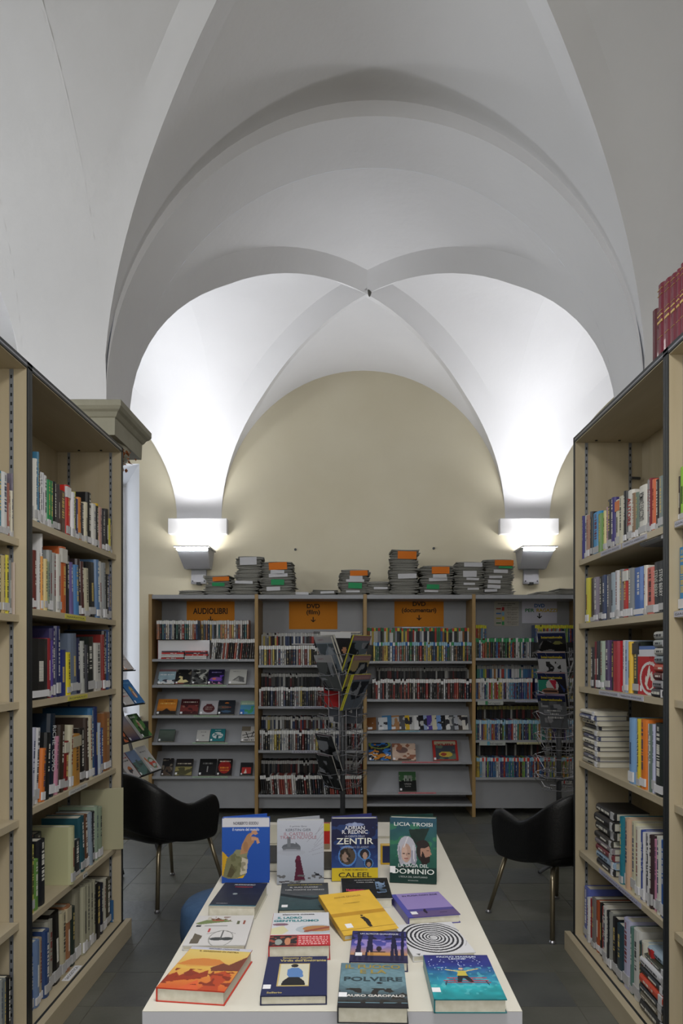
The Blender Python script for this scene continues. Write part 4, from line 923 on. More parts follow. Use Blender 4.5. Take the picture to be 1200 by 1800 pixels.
facebook(648, 687, 1307, yb, A('1e2430', ('blotch', '2c64a8', .55, 5, 3), ('blotch', 'c0c0c0', .68, 3, 5, 0, .4), ('blotch', 'b87828', .64, 4, 9), ('ring', .5, .9, .5, .25, .2, '7c8c40')), 'crowded colourful comic album behind the rack wires, documentary bay', spine='202430')
facebook(690, 731, 1308, yb, A('c0a898', ('noise', .15, 6, 3), ('ell', .42, .6, .25, .18, '6c5450'), ('blotch', '8c5c48', .62, 5, 4), ('rect', .25, .02, .8, .1, '3c3430')), 'pale pink illustrated album in the middle of the documentary bay', spine='9c8880')
o = facebook(762, 806, 1303, yb, A('9c2c28', ('rect', .1, .04, .9, .76, '3a4048'), ('blotch', '5c6858', .6, 5, 4, .05, .75, .1, .9), ('ell', .5, .3, .28, .14, 'b8a03c'), ('ell', .42, .3, .12, .08, '8c3828'), ('rect', .08, .78, .92, .95, 'a8a088')), 'red framed comic album with a frog and large title letters, documentary bay', spine='8c2824')
text('YURI', o, Matrix(((1, 0, 0, 0), (0, 1, 0, .148), (0, 0, 1, .0012), (0, 0, 0, 1))), .032, '7c2c28', bold=.03, width=.15)
o = facebook(702, 732, 1358, 1392.5, A('101412', ('rect', 0, .55, 1, 1, '3a5c3c'), ('blotch', '8c9c84', .6, 4, 3, .5, .8), ('rect', .3, .5, .5, .8, '8c948c'), ('rect', .55, .5, .75, .8, '788078'), ('rect', .36, .5, .44, .65, '141814'), ('rect', .6, .5, .68, .65, '141814')), 'black paperback with green forest, alone on the lower slanted shelf', spine='101210')
text('VEDI', o, Matrix(((1, 0, 0, 0), (0, 1, 0, .062), (0, 0, 1, .0012), (0, 0, 0, 1))), .02, 'a8a8a4', width=.06); text('TUTTI', o, Matrix(((1, 0, 0, 0), (0, 1, 0, .04), (0, 0, 1, .0012), (0, 0, 0, 1))), .016, 'a8a8a4', width=.05)
# overlapping small booklets on the first slanted shelf of the documentary bay
cols = ['6c4420', 'b0b4b8', '3c6c94', '946c48', '4c4c50', 'c0a030', 'a8a8a8', 'c4c4c4', '1c1c20', '8898b8', '4c3c88', 'b8b4a0', '6c8cc0', '1c1c1e', 'c8c8c8', '484c50', '9ca0a8', '3c3430', 'c0bcb4', 'b4b4b0']
xs = [645, 665, 672, 686, 696, 704, 712, 720, 729, 735, 744, 752, 760, 768, 775, 783, 790, 797, 803, 812]
for k, (c, x) in enumerate(zip(cols, xs)):
    a = Art(12, 18, c).blotch('2a2a30' if lum(c) > .2 else 'a0a0a0', .6, 4, k + 3, .3, .9).rect(.1, .04, .6, .22, 'c8c8cc')
    z = zp(1284.5); y = YF + .010 + k * .0002; tl = SLANT
    x_, up = Vector((1, 0, 0)), Vector((0, math.sin(tl), math.cos(tl))); n = x_.cross(up)
    x_ = (x_ + n * .13).normalized(); n = x_.cross(up).normalized()
    wd = .082 if k < 19 else .06; L = .15 if k not in (0, 1) else .13
    board_book('booklet', wd, L, .006, a, frame(x_, n, up, Vector((bxp(x) + wd / 2, y, z)) + n * .012), '%s booklet, %s from the left in the overlapping row, documentary bay' % (shade_name(c), ordn(k + 1)), 'booklet', 'overlapping booklets in the documentary bay', spine=c)

# ---- newspaper piles on top of the shelving
def bundle_mesh(k):
    r = random.Random(k + 11); m = MB(); n = 5
    for j in range(n):
        z0, z1 = j / n, (j + .72) / n; rows_t, rows_b = [], []
        dx0, dx1, sag = r.uniform(-.05, .05), r.uniform(-.05, .05), r.uniform(-.2, .45)
        yf = -.5 - r.uniform(0, .07)
        N = 6; base = len(m.v)
        for zz in (z0, z1):
            for i in range(N + 1):
                u = -.5 + i / N; x = u + (dx0 if i == 0 else 0) + (dx1 if i == N else 0)
                dz = -sag * (2 * abs(u)) ** 3
                m.v.append((x, yf, zz + dz)); m.v.append((x, .5, zz + dz))
        S_ = 2 * (N + 1)
        for i in range(N):
            a = base + 2 * i; b = a + S_
            m.f += [(a, a + 2, b + 2, b), (b, b + 2, b + 3, b + 1), (a, a + 1, a + 3, a + 2), (a + 1, b + 1, b + 3, a + 3)]
        a, b = base, base + S_; m.f += [(a, b, b + 1, a + 1)]
        a += 2 * N; b += 2 * N; m.f += [(a, a + 1, b + 1, b)]
    return m.mesh('newspaper_bundle', M_NEWS)
BUN = [bundle_mesh(k) for k in range(5)]
TAGC = {'o': 'd0701c', 'w': 'c0c0c4', 'g': '2c8c58'}
def pile(px0, px1, ytop, n, where, tags=(), yoff=.04, taper=0.0, tilt=.0):
    x0, x1 = bxp(px0), bxp(px1); z = ZT + .0055; Ht = zp(ytop) - z; r = random.Random(int(px0)); th = Ht / n
    ts = {int((1 - f) * n - .001) if f < 1 else 0: [] for f, *_ in tags}
    for k in range(n):
        w_ = (x1 - x0) * r.uniform(.93, 1.0) * (1 - taper * k / n); xm = (x0 + x1) / 2 + r.uniform(-.012, .012) + tilt * k / n
        g = r.choice(('x',)) 
        o = obj('newspaper_bundle', BUN[(k + int(px0)) % 5], None, (xm, YF + yoff + .13, z + k * th), (0, r.uniform(-.012, .012), r.uniform(-.09, .09)), (w_, .26, th * .97))
        nth = n - k
        tag(o, ('grey newspaper bundle, %s from the top, %s' % (ordn(nth), where)) if n > 1 else 'single thin grey newspaper bundle, ' + where, 'newspapers', 'newspaper piles on the media shelving')
        for (pxa, pxb, pya, pyb, c) in tags:
            zc = zp((pya + pyb) / 2)
            if z + k * th <= zc < z + (k + 1) * th:
                # tag hangs over the front edge of this bundle
                hh = zp(pya) - zp(pyb); wd = bxp(pxb) - bxp(pxa); xc = (bxp(pxa) + bxp(pxb)) / 2
                Mi = Matrix.LocRotScale(o.location, o.rotation_euler, o.scale).inverted() @ Matrix.Translation((xc, YF + yoff - .024, zc)) @ Matrix.Rotation(r.uniform(-.05, .05), 4, 'Y')
                obj('paper_tag', MB().box(-wd / 2, wd / 2, -.002, .0, -hh / 2, hh / 2, M=Mi).mesh('paper_tag', M_OCM), o, color=TAGC[c])
pile(313, 358, 1036.5, 2, 'flat pile at the far left')
pile(360, 404, 1011, 7, 'tagged pile next to the left lamp', [(373, 402, 1013.5, 1021, 'o'), (372, 394, 1024, 1030, 'g')])
pile(406, 453, 1020, 6, 'lower part of the untidy left pile', [(413, 444, 1021, 1026, 'w')], yoff=.02)
pile(416, 460, 977, 14, 'tall pile with one white tag on the left', [(421, 451, 979, 993, 'w')], yoff=.09) if False else None
# the tall pile stands behind the short one: it starts on the shelf further back
x = None
pile(417, 459, 977, 15, 'x', [(421.5, 451, 979.5, 993, 'w')], yoff=.0, tilt=0) if False else None
def pile_on(px0, px1, ybase, ytop, n, where, tags):
    global ZT
    keep = ZT; ZT = zp(ybase) - .0055
    pile(px0, px1, ytop, n, where, tags, yoff=.02); ZT = keep
pile_on(415, 459, 1020, 977, 9, 'upper part of the untidy left pile', [(421.5, 451, 979.5, 993, 'w')])
pile(456, 515, 986.5, 15, 'tagged pile above the first upright', [(472, 504, 988, 1001, 'o'), (475, 499, 1001.5, 1009, 'w'), (472, 505, 1008, 1014, 'w'), (476, 499, 1018, 1028, 'g'), (468, 492, 1031, 1038, 'w')], taper=.08)
pile(505, 542, 1041, 1, 'left of the flat pile over the film sign', [(519, 542, 1040.5, 1045, 'w')])
pile(546, 592, 1036.5, 2, 'flat pile over the film sign', [(563, 587, 1039, 1043, 'w')])
pile(597, 648, 1000, 13, 'narrow tagged pile over second upright', [(615, 646, 1002.5, 1011.5, 'o'), (614, 637, 1012, 1018, 'w'), (608, 640, 1018, 1022.5, 'w'), (612, 636, 1024, 1034, 'g'), (608, 632, 1037.5, 1041, 'w')])
pile(648, 686, 1021, 6, 'low untagged pile beside the tallest pile', [(657, 681, 1031.5, 1035.5, 'w')])
pile(687, 735, 965.5, 20, 'tallest pile, above documentary sign', [(699, 732, 968.5, 982, 'o'), (699.5, 732, 1008, 1016.5, 'w')])
pile(740, 796, 993, 14, 'pile right of the tallest one', [(759, 790, 996, 1008, 'o'), (761, 785, 1009, 1018, 'w'), (754, 786, 1015, 1021, 'w'), (750, 772, 1027, 1035, 'g'), (746, 770, 1037, 1040.5, 'w')])
pile(800, 851, 986.5, 15, 'white-tagged pile above third upright', [(816, 848, 988.5, 996, 'w'), (814, 838, 1003, 1014, 'w'), (820, 842, 1015.5, 1019.5, 'w'), (815, 835, 1024, 1028, 'w'), (822, 842, 1033, 1036.5, 'w')])
pile(853, 904, 982, 16, 'pile beside the right lamp', [(870, 903, 984, 994, 'o'), (877, 901, 995, 998.5, 'g'), (868, 893, 1001, 1007, 'w'), (860, 883, 1011.5, 1016, 'w'), (858, 880, 1019, 1025, 'w'), (857, 880, 1027.5, 1034, 'w'), (852, 874, 1035.5, 1040, 'w')])
pile(943, 980, 1038.5, 1, 'at the right end of the media shelving'); pile(981, 1018, 1034, 2, 'flat pile at the far right end')
# hook and nail in the wall
def small(name, label, cat, px, py):
    o = obj(name, MB().lathe([(.012, 0), (.012, .004), (.004, .006), (.004, .03), (.008, .032)], seg=12).mesh(name, M_DGREY, True, .5), None, ((px - CX) / 186, YW - .0, zp(py, 186)), (PI / 2, 0, 0)); tag(o, label, cat)
small('wall_hook', 'small grey hook in the cream wall above the left newspaper piles', 'hook', 519, 966); small('wall_plug', 'small dark plug hole cover in the cream wall right of the tallest pile', 'plug', 762, 964)

# ------------------------------------------------------------------ display table
TZ = .74; TY0, TY1 = 1.431, 3.04
ht = H - TZ
def T_(px, py, z=TZ): p = (py - CY) / (H - z); return Vector(((px - CX) / p, F / p, z))
tx0, tx1 = T_(252, 1778).x, T_(921, 1778).x
txm = (tx0 + tx1) / 2 - .003; thw = (tx1 - tx0) / 2
t = empty('table', (txm, (TY0 + TY1) / 2, 0)); tag(t, 'long white laminate display table covered with books in the aisle', 'table')
hl = (TY1 - TY0) / 2
bevel(part('tabletop', MB().box(-thw, thw, -hl, hl, TZ - .002, TZ), M_TABLE, t), .0008)
part('table_edge', MB().box(-thw, thw, -hl, hl, TZ - .026, TZ - .002), M_EDGE, t)
for a in (-1, 1):
    for b_ in (-1, 1):
        part('leg', MB().box(a * (thw - .05) - .02, a * (thw - .05) + .02, b_ * (hl - .06) - .02, b_ * (hl - .06) + .02, 0, TZ - .07), M_LAMPW, t)
    part('apron', MB().box(a * (thw - .05) - .01, a * (thw - .05) + .01, -hl + .05, hl - .05, TZ - .07, TZ - .026), M_LAMPW, t)
for b_ in (-1, 1): part('apron', MB().box(-thw + .05, thw - .05, b_ * (hl - .06) - .01, b_ * (hl - .06) + .01, TZ - .07, TZ - .026), M_LAMPW, t)

def tbook(nl, nr, fl, th, art, label, spine='888', sticker=None, hard=False, L=None, z=TZ, rise=0.0):
    zc = z + th; a, b = T_(*nl, zc), T_(*nr, zc); f_ = T_(*fl, zc + rise)
    x = (b - a); wd = x.length; x.normalize()
    up = (f_ - a); up -= x * up.dot(x); L = L or up.length; up.normalize()
    M = frame(x, x.cross(up), up, (a + b) / 2)
    o = board_book('book', wd, L, th - .0004, art, M, label, 'book', 'books displayed on the white table', spine=spine, sticker=sticker)
    return o, wd, L
def tt(o, s_, u, v, size, col, width=None, bold=.02, rot=0, wd=1, L=1):
    text(s_, o, Matrix.Translation(((u - .5) * wd, v * L, .0009)) @ Matrix.Rotation(rot, 4, 'Z'), size, col, width=width, bold=bold)
NX, NY = 84, 120
# 1 orange painting
a = Art(NX, NY, 'c8b060').vgrad('c05028', 'c88c38', 0, .45).vgrad('c89a44', 'cdb468', .45, .9)
a.poly([(.0, .55), (.15, .68), (.35, .72), (.6, .7), (.75, .6), (.5, .52), (.2, .5)], 'c07838').rect(.0, .3, .62, .54, 'cba850', .5)
a.poly([(.0, .12), (.0, .26), (.1, .36), (.18, .28), (.3, .42), (.45, .36), (.55, .44), (.6, .3), (.45, .22), (.3, .2)], '8c3018').poly([(.55, .5), (.7, .62), (.8, .58), (1, .8), (1, .45), (.8, .44), (.6, .42)], '6c3828')
a.poly([(.6, .0), (.7, .2), (.62, .34), (.8, .44), (.95, .35), (.86, .1), (.9, .0)], 'a84020').poly([(.3, 0), (.5, .22), (.6, .0)], 'c85830').blotch('7c2c18', .66, 6, 5, .1, .45).rect(0, .93, 1, 1, 'b8b8c4')
o, wd, L = tbook((274.5, 1736), (394.5, 1743.5), (339, 1664), .028, a, 'red hardback with orange hillside painting on its cover, near left corner of the table', spine='b83020')
tt(o, 'GIACOMO CACCIATORE', .55, .955, .008, '4a4a54', .07, wd=wd, L=L); tt(o, 'IL GIARDINO DI PIETRA', .5, .88, .009, '6a5428', .09, wd=wd, L=L)
# 2 navy with seated figure
a = Art(NX, NY, '20264c').rect(.22, .22, .72, .80, 'b8a468').rect(.24, .235, .70, .785, 'c4c0ac').ell(.47, .74, .06, .045, '202024').poly([(.36, .64), (.42, .68), (.54, .68), (.6, .6), (.62, .45), (.55, .42), (.4, .42), (.36, .5)], '5478ac')
a.poly([(.28, .24), (.3, .34), (.38, .44), (.55, .44), (.64, .34), (.66, .24)], '1a1a1e').rect(.26, .235, .7, .245, 'a89858')
o, wd, L = tbook((457.5, 1751), (574.5, 1749.5), (474, 1682), .019, a, 'navy paperback with a framed seated figure in blue, front row of the table', spine='1c2244', sticker=(-.056, .03))
tt(o, 'Simonetta Agnello', .5, .93, .012, 'b8a868', .065, wd=wd, L=L); tt(o, "Virdis dell'Emigrante", .6, .85, .016, 'c0b070', .1, wd=wd, L=L); tt(o, 'Sellerio', .2, .05, .010, 'b8a868', .03, wd=wd, L=L)
# 3 Il fuoco e la polvere
a = Art(NX, NY, '5c7884').vgrad('2a2624', '5f7d8a', .1, .6).vgrad('5f7d8a', '55707c', .6, 1).ell(.5, .62, .55, .3, '6e8c94', .35).blotch('2a2826', .62, 5, 4, .05, .4).noise(.15, 4, 8).rect(0, 0, 1, .08, '1c1c22').ell(.6, .52, .05, .02, '202428')
o, wd, L = tbook((593, 1770), (718, 1771.6), (610, 1693), .031, a, 'grey teal paperback with rust and dark capitals, nearest book at the table edge', spine='2a2c30', sticker=(-.062, .04))
for s_, v, c, ww in (('IL FUOCO', .86, '8c7c40', .115), ('E LA', .74, '8c7c40', .055), ('POLVERE', .56, '2c3a40', .118), ('MAURO GAROFALO', .21, 'c8c4c0', .122)): tt(o, s_, .5, v, .026 if v > .5 else .013, c, ww, .03, wd=wd, L=L)
# 4 bench under night sky
a = Art(NX, NY, '1c8c94').vgrad('1c7c84', '2a9ca4', 0, .3).vgrad('2a8ca0', '24307c', .3, .75).vgrad('24307c', '282868', .75, 1).noise(.22, 7, 5).blotch('5cb0b8', .68, 5, 9, .1, .7, op=.5)
for k in range(40): q = random.Random(k); a.line(q.uniform(.1, .9), .6 + .35 * q.random(), q.uniform(.1, .9), .62 + .35 * q.random(), .0, 'c0c8e0') ; a.ell(q.uniform(.05, .95), q.uniform(.6, .95), .008, .008, 'b8c4e0')
a.rect(.2, .38, .86, .40, 'b02c3c').rect(.26, .44, .84, .455, 'b02c3c').rect(.22, .34, .88, .355, '8c2430')
for u in (.28, .36, .44, .62, .7, .78): a.rect(u, .34, u + .008, .45, 'a02c38')
a.line(.22, .3, .25, .38, .008, '1c2430').line(.84, .3, .82, .38, .008, '1c2430').poly([(.42, .5), (.46, .62), (.56, .62), (.58, .5)], 'b8a848').ell(.51, .66, .035, .025, 'c0a090')
a.line(.46, .6, .28, .64, .014, 'c0b070').line(.56, .6, .76, .66, .014, 'c0b070').poly([(.43, .5), (.4, .36), (.46, .36), (.5, .46), (.58, .36), (.64, .36), (.58, .5)], '1c2028')
o, wd, L = tbook((763, 1757), (891, 1757), (754, 1679), .027, a, 'hardback with a man with spread arms by a red bench, near right corner', spine='1c6c74', sticker=(-.066, .03))
tt(o, 'PAOLO MASSARI', .5, .93, .01, 'c8d0e0', .085, wd=wd, L=L); tt(o, 'LEONE', .5, .88, .01, 'c8d0e0', .035, wd=wd, L=L)
# 5 purple trees
a = Art(NX, NY, '2c2c6c').vgrad('b88838', '6c64a8', .15, .5).vgrad('4c4c9c', '24245c', .5, 1).rect(0, .0, 1, .2, '2a2848').blotch('8c7cb8', .6, 7, 4, .4, .7)
for u, l in ((.08, .1), (.17, -.05), (.28, .06), (.38, -.04), (.72, .05), (.82, -.06), (.9, .04)): a.line(u, .05, u + l, .95, .028, '181838')
a.ell(.5, .4, .05, .08, '2a2028').line(.4, .3, .6, .3, .02, '3c2c30').blotch('1a1a3c', .55, 6, 8, .7, 1).rect(.3, .18, .7, .28, 'c08c34', .6)
o, wd, L = tbook((614, 1690), (717, 1692), (618.6, 1639), .021, a, 'dark blue paperback with tree silhouettes and golden ground, behind the grey teal one', spine='20204c', L=.178, sticker=(-.045, .03))
tt(o, 'UN ALTROVE QUALUNQUE', .5, .87, .012, 'c8c8d8', .09, wd=wd, L=L)
# 6 spiral
a = Art(NX, NY, 'c8c8cc'); uu = (a.u - .5) * 1.0; vv = (a.v - .52) * 1.0; q = np.sqrt((uu / .52) ** 2 + (vv / .5) ** 2); ang = np.arctan2(vv, uu) / (2 * PI)
a.put((((q ** .75) * 9 + ang) % 1 < .48) & (q < 1.02), '24242c').put(q < .10, 'b8b8bc').poly([(.06, .06), (.14, .06), (.1, .01)], '3a3a3a')
o, wd, L = tbook((726, 1681), (836, 1674), (731, 1624), .014, a, 'square white book with a black and white spiral on the right of the table', spine='c8c8c8')
# 7 yellow
a = Art(NX, NY, 'd0a83c').rect(0, .42, 1, .5, 'b08428').rect(.0, .1, 1, .108, '6c5420').poly([(.52, .12), (.5, .3), (.47, .36), (.55, .36), (.6, .28), (.58, .12)], '2a2420').ell(.52, .39, .025, .02, '3a2c24').noise(.05, 8, 2)
o, wd, L = tbook((604.6, 1645), (701, 1632), (568, 1573), .014, a, 'yellow book lying askew with a small dark figure on its cover', spine='c09830', sticker=(-.045, .03), rise=.034)
tt(o, 'ANNIE ERNAUX', .5, .86, .012, '9c7c30', .075, .01, wd=wd, L=L); tt(o, "L'EVENEMENT", .5, .7, .008, 'a08434', .045, .01, wd=wd, L=L)
# 8 lilac
a = Art(NX, NY, '8c7cb4').rect(0, 0, 1, .22, '5c4c78').rect(0, .22, 1, .32, '4c4484').rect(0, 0, .1, 1, '4c4c9c').ell(.4, .2, .03, .08, '241c30').ell(.42, .28, .02, .02, '241c30').rect(.66, .12, .8, .14, '3c2c50')
o, wd, L = tbook((718, 1613.4), (809, 1607), (698.7, 1572), .022, a, 'lilac paperback with dark band on the right of the table', spine='4c4890', sticker=(-.046, .02))
tt(o, 'IN FUGA CON ZOE', .55, .86, .013, '2c2848', .1, wd=wd, L=L)
# 9 dark with pink script
a = Art(NX, NY, '1c1e20').rect(.72, .25, .92, .8, '6880a0').vgrad('20303c', '8098b8', .3, .78, .74, .9).ell(.3, .15, .3, .1, '34483a').blotch('101214', .6, 5, 4)
o, wd, L = tbook((602, 1580), (690, 1579), (591.4, 1544), .026, a, 'black paperback with pink script title and a small blue picture, behind the yellow book', spine='c0c0bc')
tt(o, 'Hemingway', .27, .33, .03, 'c84060', .05, .04, wd=wd, L=L); tt(o, 'LE MATTINATE A', .5, .85, .012, 'b0b0b0', .06, wd=wd, L=L); tt(o, 'CASA CUBA', .5, .74, .012, 'b0b0b0', .05, wd=wd, L=L)
# 10 grey green
a = Art(NX, NY, '28383c').vgrad('2c4448', '3c4c50', 0, .5).vgrad('4c5054', '34363a', .5, 1).poly([(0, .6), (.3, .5), (.7, .42), (1, .5), (1, .4), (.6, .34), (0, .5)], '182024').noise(.12, 6, 3)
o, wd, L = tbook((489, 1600), (579, 1598.5), (491, 1553), .018, a, 'grey green paperback with white capitals, below the misty castle book', spine='1c2c2c', sticker=(-.052, .02))
tt(o, "L'UOMO CHE VENDEVA", .5, .9, .012, 'a89c50', .1, wd=wd, L=L); tt(o, 'IL SUO CUORE', .48, .8, .013, 'c0c0c0', .08, wd=wd, L=L); tt(o, 'NEL PONTE DI FERRO', .5, .7, .012, 'c0c0c0', .11, wd=wd, L=L)
# 11 navy thick askew
a = Art(NX, NY, '1e2238').vgrad('181e2c', '20243c', 0, 1).noise(.1, 8, 2).ell(.4, .5, .05, .035, '8c9498').rect(0, 0, 1, .03, '4c8ca0', .5)
o, wd, L = tbook((366.5, 1592), (448.8, 1593.5), (405.5, 1551.7), .033, a, 'thick navy paperback lying askew in front of the blue standing book', spine='b8b4a8')
tt(o, 'ALESSANDRO', .5, .88, .013, 'c0c0c4', .06, wd=wd, L=L); tt(o, 'TORRENTI', .5, .78, .012, 'a83440', .05, wd=wd, L=L); tt(o, 'mondadori', .25, .08, .008, 'a0a0a8', .03, wd=wd, L=L)
# 12 white map drawings
a = Art(NX, NY, 'c8c6c6').poly([(.02, .72), (.2, .84), (.5, .86), (.66, .78), (.4, .74), (.1, .68)], '6c7c4c').blotch('6c4438', .55, 4, 3, .8, .95, .2, .62).rect(.3, .8, .5, .83, 'a03c34').rect(.2, .83, .26, .95, 'b8b4a8')
a.rect(.74, .68, .78, .8, '5c6048').rect(.84, .68, .88, .82, '8c4c40').rect(.06, .6, .14, .66, '24242c').rect(.2, .62, .6, .64, '4a4a4a', .7).poly([(.08, .06), (.22, .06), (.24, .3), (.1, .38)], '5c5448')
a.ring(.56, .22, .2, .26, .08, '8c8c88').ell(.5, .2, .12, .05, '3c4040').ell(.66, .2, .1, .05, '3c4040').line(.56, .46, .56, .2, .008, '5a5a5a').line(.3, .36, .5, .44, .008, '6a6a68').line(.62, .44, .78, .36, .008, '6a6a68').rect(.3, .42, .33, .54, 'a83434')
o, wd, L = tbook((321, 1662.5), (431, 1661.5), (339, 1610), .012, a, 'thin white book with small drawings of houses and scales, left side of the table', spine='c0c0c0')
# 13 Il ladro gentiluomo
a = Art(NX, NY, 'c4c6cc').rect(0, 0, 1, .3, 'b02c34').rect(0, .0, .45, .28, '2a2426').blotch('8c4438', .6, 4, 3, .02, .26, 0, .45).ell(.3, .12, .05, .1, 'b87c5c').ell(.15, .1, .06, .08, '8c9490').poly([(0, .32), (0, .5), (.2, .58), (.3, .42), (.2, .32)], 'c8c4a0').ell(.78, .46, .36, .14, 'a8b0b8').ell(.8, .48, .26, .09, 'a8784c').line(.6, .4, 1, .52, .04, '8c4c3c').ell(.15, .62, .14, .04, '7c5c6c')
for v in (.24, .19, .14, .09, .04): a.textrow(.48, .96, v, .022, 'd8a8a8', 3)
o, wd, L = tbook((472, 1663), (580.5, 1661), (474, 1605.5), .034, a, 'red hardback with white jacket, teal title and red band in the table middle', spine='a82830')
tt(o, 'eleonora guzzeta', .45, .92, .012, '3a3a44', .08, wd=wd, L=L); tt(o, 'IL LADRO', .3, .80, .018, '2c7c84', .06, .04, wd=wd, L=L); tt(o, 'GENTILUOMO', .42, .70, .018, '2c7c84', .11, .04, wd=wd, L=L)

# standing books: leaning slightly back, their far board opened as a strut
def sbook(bl, br, ytop, th, art, label, spine, yaw=0, sticker=None, lean=2, back='c8c4b8'):
    a, b = T_(*bl), T_(*br); mid = (a + b) / 2; p = F / mid.y
    x = (b - a); wd = x.length; x.normalize(); le = math.radians(lean)
    up = Vector((0, math.sin(le), math.cos(le))); up = (up - x * up.dot(x)).normalized(); n = x.cross(up)
    h = (zp(ytop, F / (mid.y + .02)) - TZ) / math.cos(le)
    M = frame(x, n, up, mid + Vector((0, 0, .0008)) + n * 0 + Vector((0, 0, math.sin(le) * th * 1.0)))
    o = board_book('book', wd, h, th, art, M, label, 'book', 'books standing on the white table', spine=spine, sticker=sticker)
    # opened rear board
    m = MB(); op = math.radians(22)
    Mr = Matrix.Translation((-wd / 2, 0, -th)) @ Matrix.Rotation(op, 4, 'Y')
    m.box(0, wd * .98, 0, h, -.002, 0, M=Mr); part('rear_board', m, M_OC, o, color=spine)
    return o, wd, h
a = Art(NX, NY, '2450a0').rect(0, .865, 1, 1, 'c4c4cc').vgrad('1c4496', '2450a4', 0, .865).poly([(.0, .5), (.05, .46), (.15, .38), (.12, .12), (.02, .1), (.0, .12)], 'b89020').poly([(.02, .1), (.1, .38), (.2, .44), (.3, .5), (.52, .44), (.55, .34), (.5, .12), (.36, .07), (.12, .07)], '6c6c50')
a.poly([(.3, .52), (.25, .48), (.32, .4), (.52, .4), (.55, .48), (.4, .52)], '7c7c60').poly([(.42, .4), (.55, .36), (.52, .15), (.38, .12)], 'b0a898').poly([(.1, .1), (.2, .3), (.3, .2), (.2, .08)], '4a4430').blotch('57573c', .6, 6, 3, .1, .45, .08, .5, .6).poly([(.3, .07), (.48, .13), (.45, .08)], 'c09818')
a.poly([(.38, .44), (.42, .6), (.52, .74), (.6, .78), (.62, .7), (.7, .72), (.68, .64), (.6, .56), (.52, .46)], 'a07858').poly([(.58, .7), (.64, .83), (.72, .82), (.76, .76), (.7, .74), (.66, .76)], 'b08468').poly([(.62, .72), (.76, .7), (.8, .62), (.74, .6), (.72, .66), (.62, .66)], 'b88c70').ell(.5, .56, .05, .08, '8c6448', .6)
o, wd, L = sbook((390, 1553.5), (473, 1552.5), 1438, .03, a, 'blue standing book with a raised hand on its cover, leftmost of the four', '2450a8')
tt(o, 'NORBERTO SODDU', .5, .905, .012, '4a4a58', .075, wd=wd, L=L); tt(o, 'il rumore del mondo', .5, .81, .012, 'c0c8e0', .08, wd=wd, L=L)
a = Art(NX, NY, 'a4aab8').vgrad('8c929c', '9ca2b0', 0, .3).vgrad('9ca2b0', 'b0b4c0', .3, 1).ell(.3, .58, .2, .06, '5c6068').rect(.22, .56, .28, .74, '6a6e76').poly([(.34, .55), (.4, .66), (.46, .62), (.5, .54)], '5c6068').rect(.12, .52, .5, .58, '646870').ell(.3, .5, .3, .05, '9ca0ac', .7)
a.poly([(.36, .06), (.4, .26), (.38, .38), (.44, .44), (.5, .4), (.54, .26), (.6, .06)], '4c1c30').ell(.45, .41, .05, .04, '5c2038').rect(0, 0, 1, .05, '90949c').blotch('5c5c60', .66, 4, 3, 0, .15).line(.8, .18, .95, .12, .012, '2a2a30').line(.05, .04, .25, .05, .012, '3a3438').ell(.86, .15, .05, .015, '24242a')
for k in range(7): q = random.Random(k + 20); a.line(.99, .98 - k * .08, q.uniform(.6, .8), .7 - k * .04, .004, '8c8c98')
o, wd, L = sbook((487, 1556), (569, 1555), 1441, .024, a, 'misty grey standing book with a dark red cloaked figure, second of the four', '9ca0a8')
for s_, v, c, ww, sz in (('KERSTIN GIER', .83, '5a5a66', .075, .011), ('IL CASTELLO', .765, '9c6c78', .085, .013), ('TRA LE NUVOLE', .71, '9c6c78', .11, .013), ('Il primo libro', .895, '74747e', .05, .007)): tt(o, s_, .45, v, sz, c, ww, .0, wd=wd, L=L)
a = Art(NX, NY, '1c1f3e').vgrad('24407c', '1c1f3e', .2, .6).blotch('2c4880', .62, 9, 4, .2, .9, op=.5).rect(0, 0, 1, .21, 'c0a828').ell(.5, .9, .2, .03, '7c88b0').poly([(.42, .88), (.5, .95), (.58, .88)], '8c98b8')
a.ell(.34, .4, .2, .17, '4c78b8').ell(.34, .4, .17, .14, '4a4038').ell(.3, .38, .08, .08, '8c7468').blotch('2a2420', .62, 4, 6, .28, .52, .18, .5).ell(.7, .42, .14, .1, '4c78b0').ell(.71, .43, .1, .08, '24242c').ell(.72, .4, .05, .06, 'a08474').ell(.8, .28, .1, .08, '4878b0').ell(.8, .28, .08, .07, '20222c').ell(.8, .26, .045, .04, '8c7468').poly([(.5, .22), (.56, .4), (.66, .34), (.7, .22)], '3c5480')
o, wd, L = sbook((583, 1550), (664, 1549), 1438, .034, a, 'dark blue standing fantasy book with yellow band, third of the four', '30346c', sticker=None)
for s_, v, c, ww, sz in (('ADRIAN', .82, 'd0d0d8', .062, .016), ('R. REDNIC', .755, 'd0d0d8', .078, .016), ('LA CADUTA DELLO', .70, 'a8acc0', .06, .008), ('ZENTIR', .59, 'd4d4cc', .112, .026), ('I RINNEGATI DI ARENT', .525, '8c94b0', .085, .008), ('IL PRIMO ROMANZO DI', .165, '6a5c20', .075, .007), ('CALEEL', .06, '2c2818', .1, .02)): tt(o, s_, .5, v, sz, c, ww, .012, wd=wd, L=L)
a = Art(NX, NY, '1c4440').vgrad('143834', '2a5c50', 0, .5).vgrad('2a5c50', '2c4c60', .5, 1).blotch('3c7c50', .6, 9, 3, .4, .9, op=.5).poly([(.4, .82), (.5, .6), (.7, .6), (.85, .85)], '20302c').noise(.12, 8, 4)
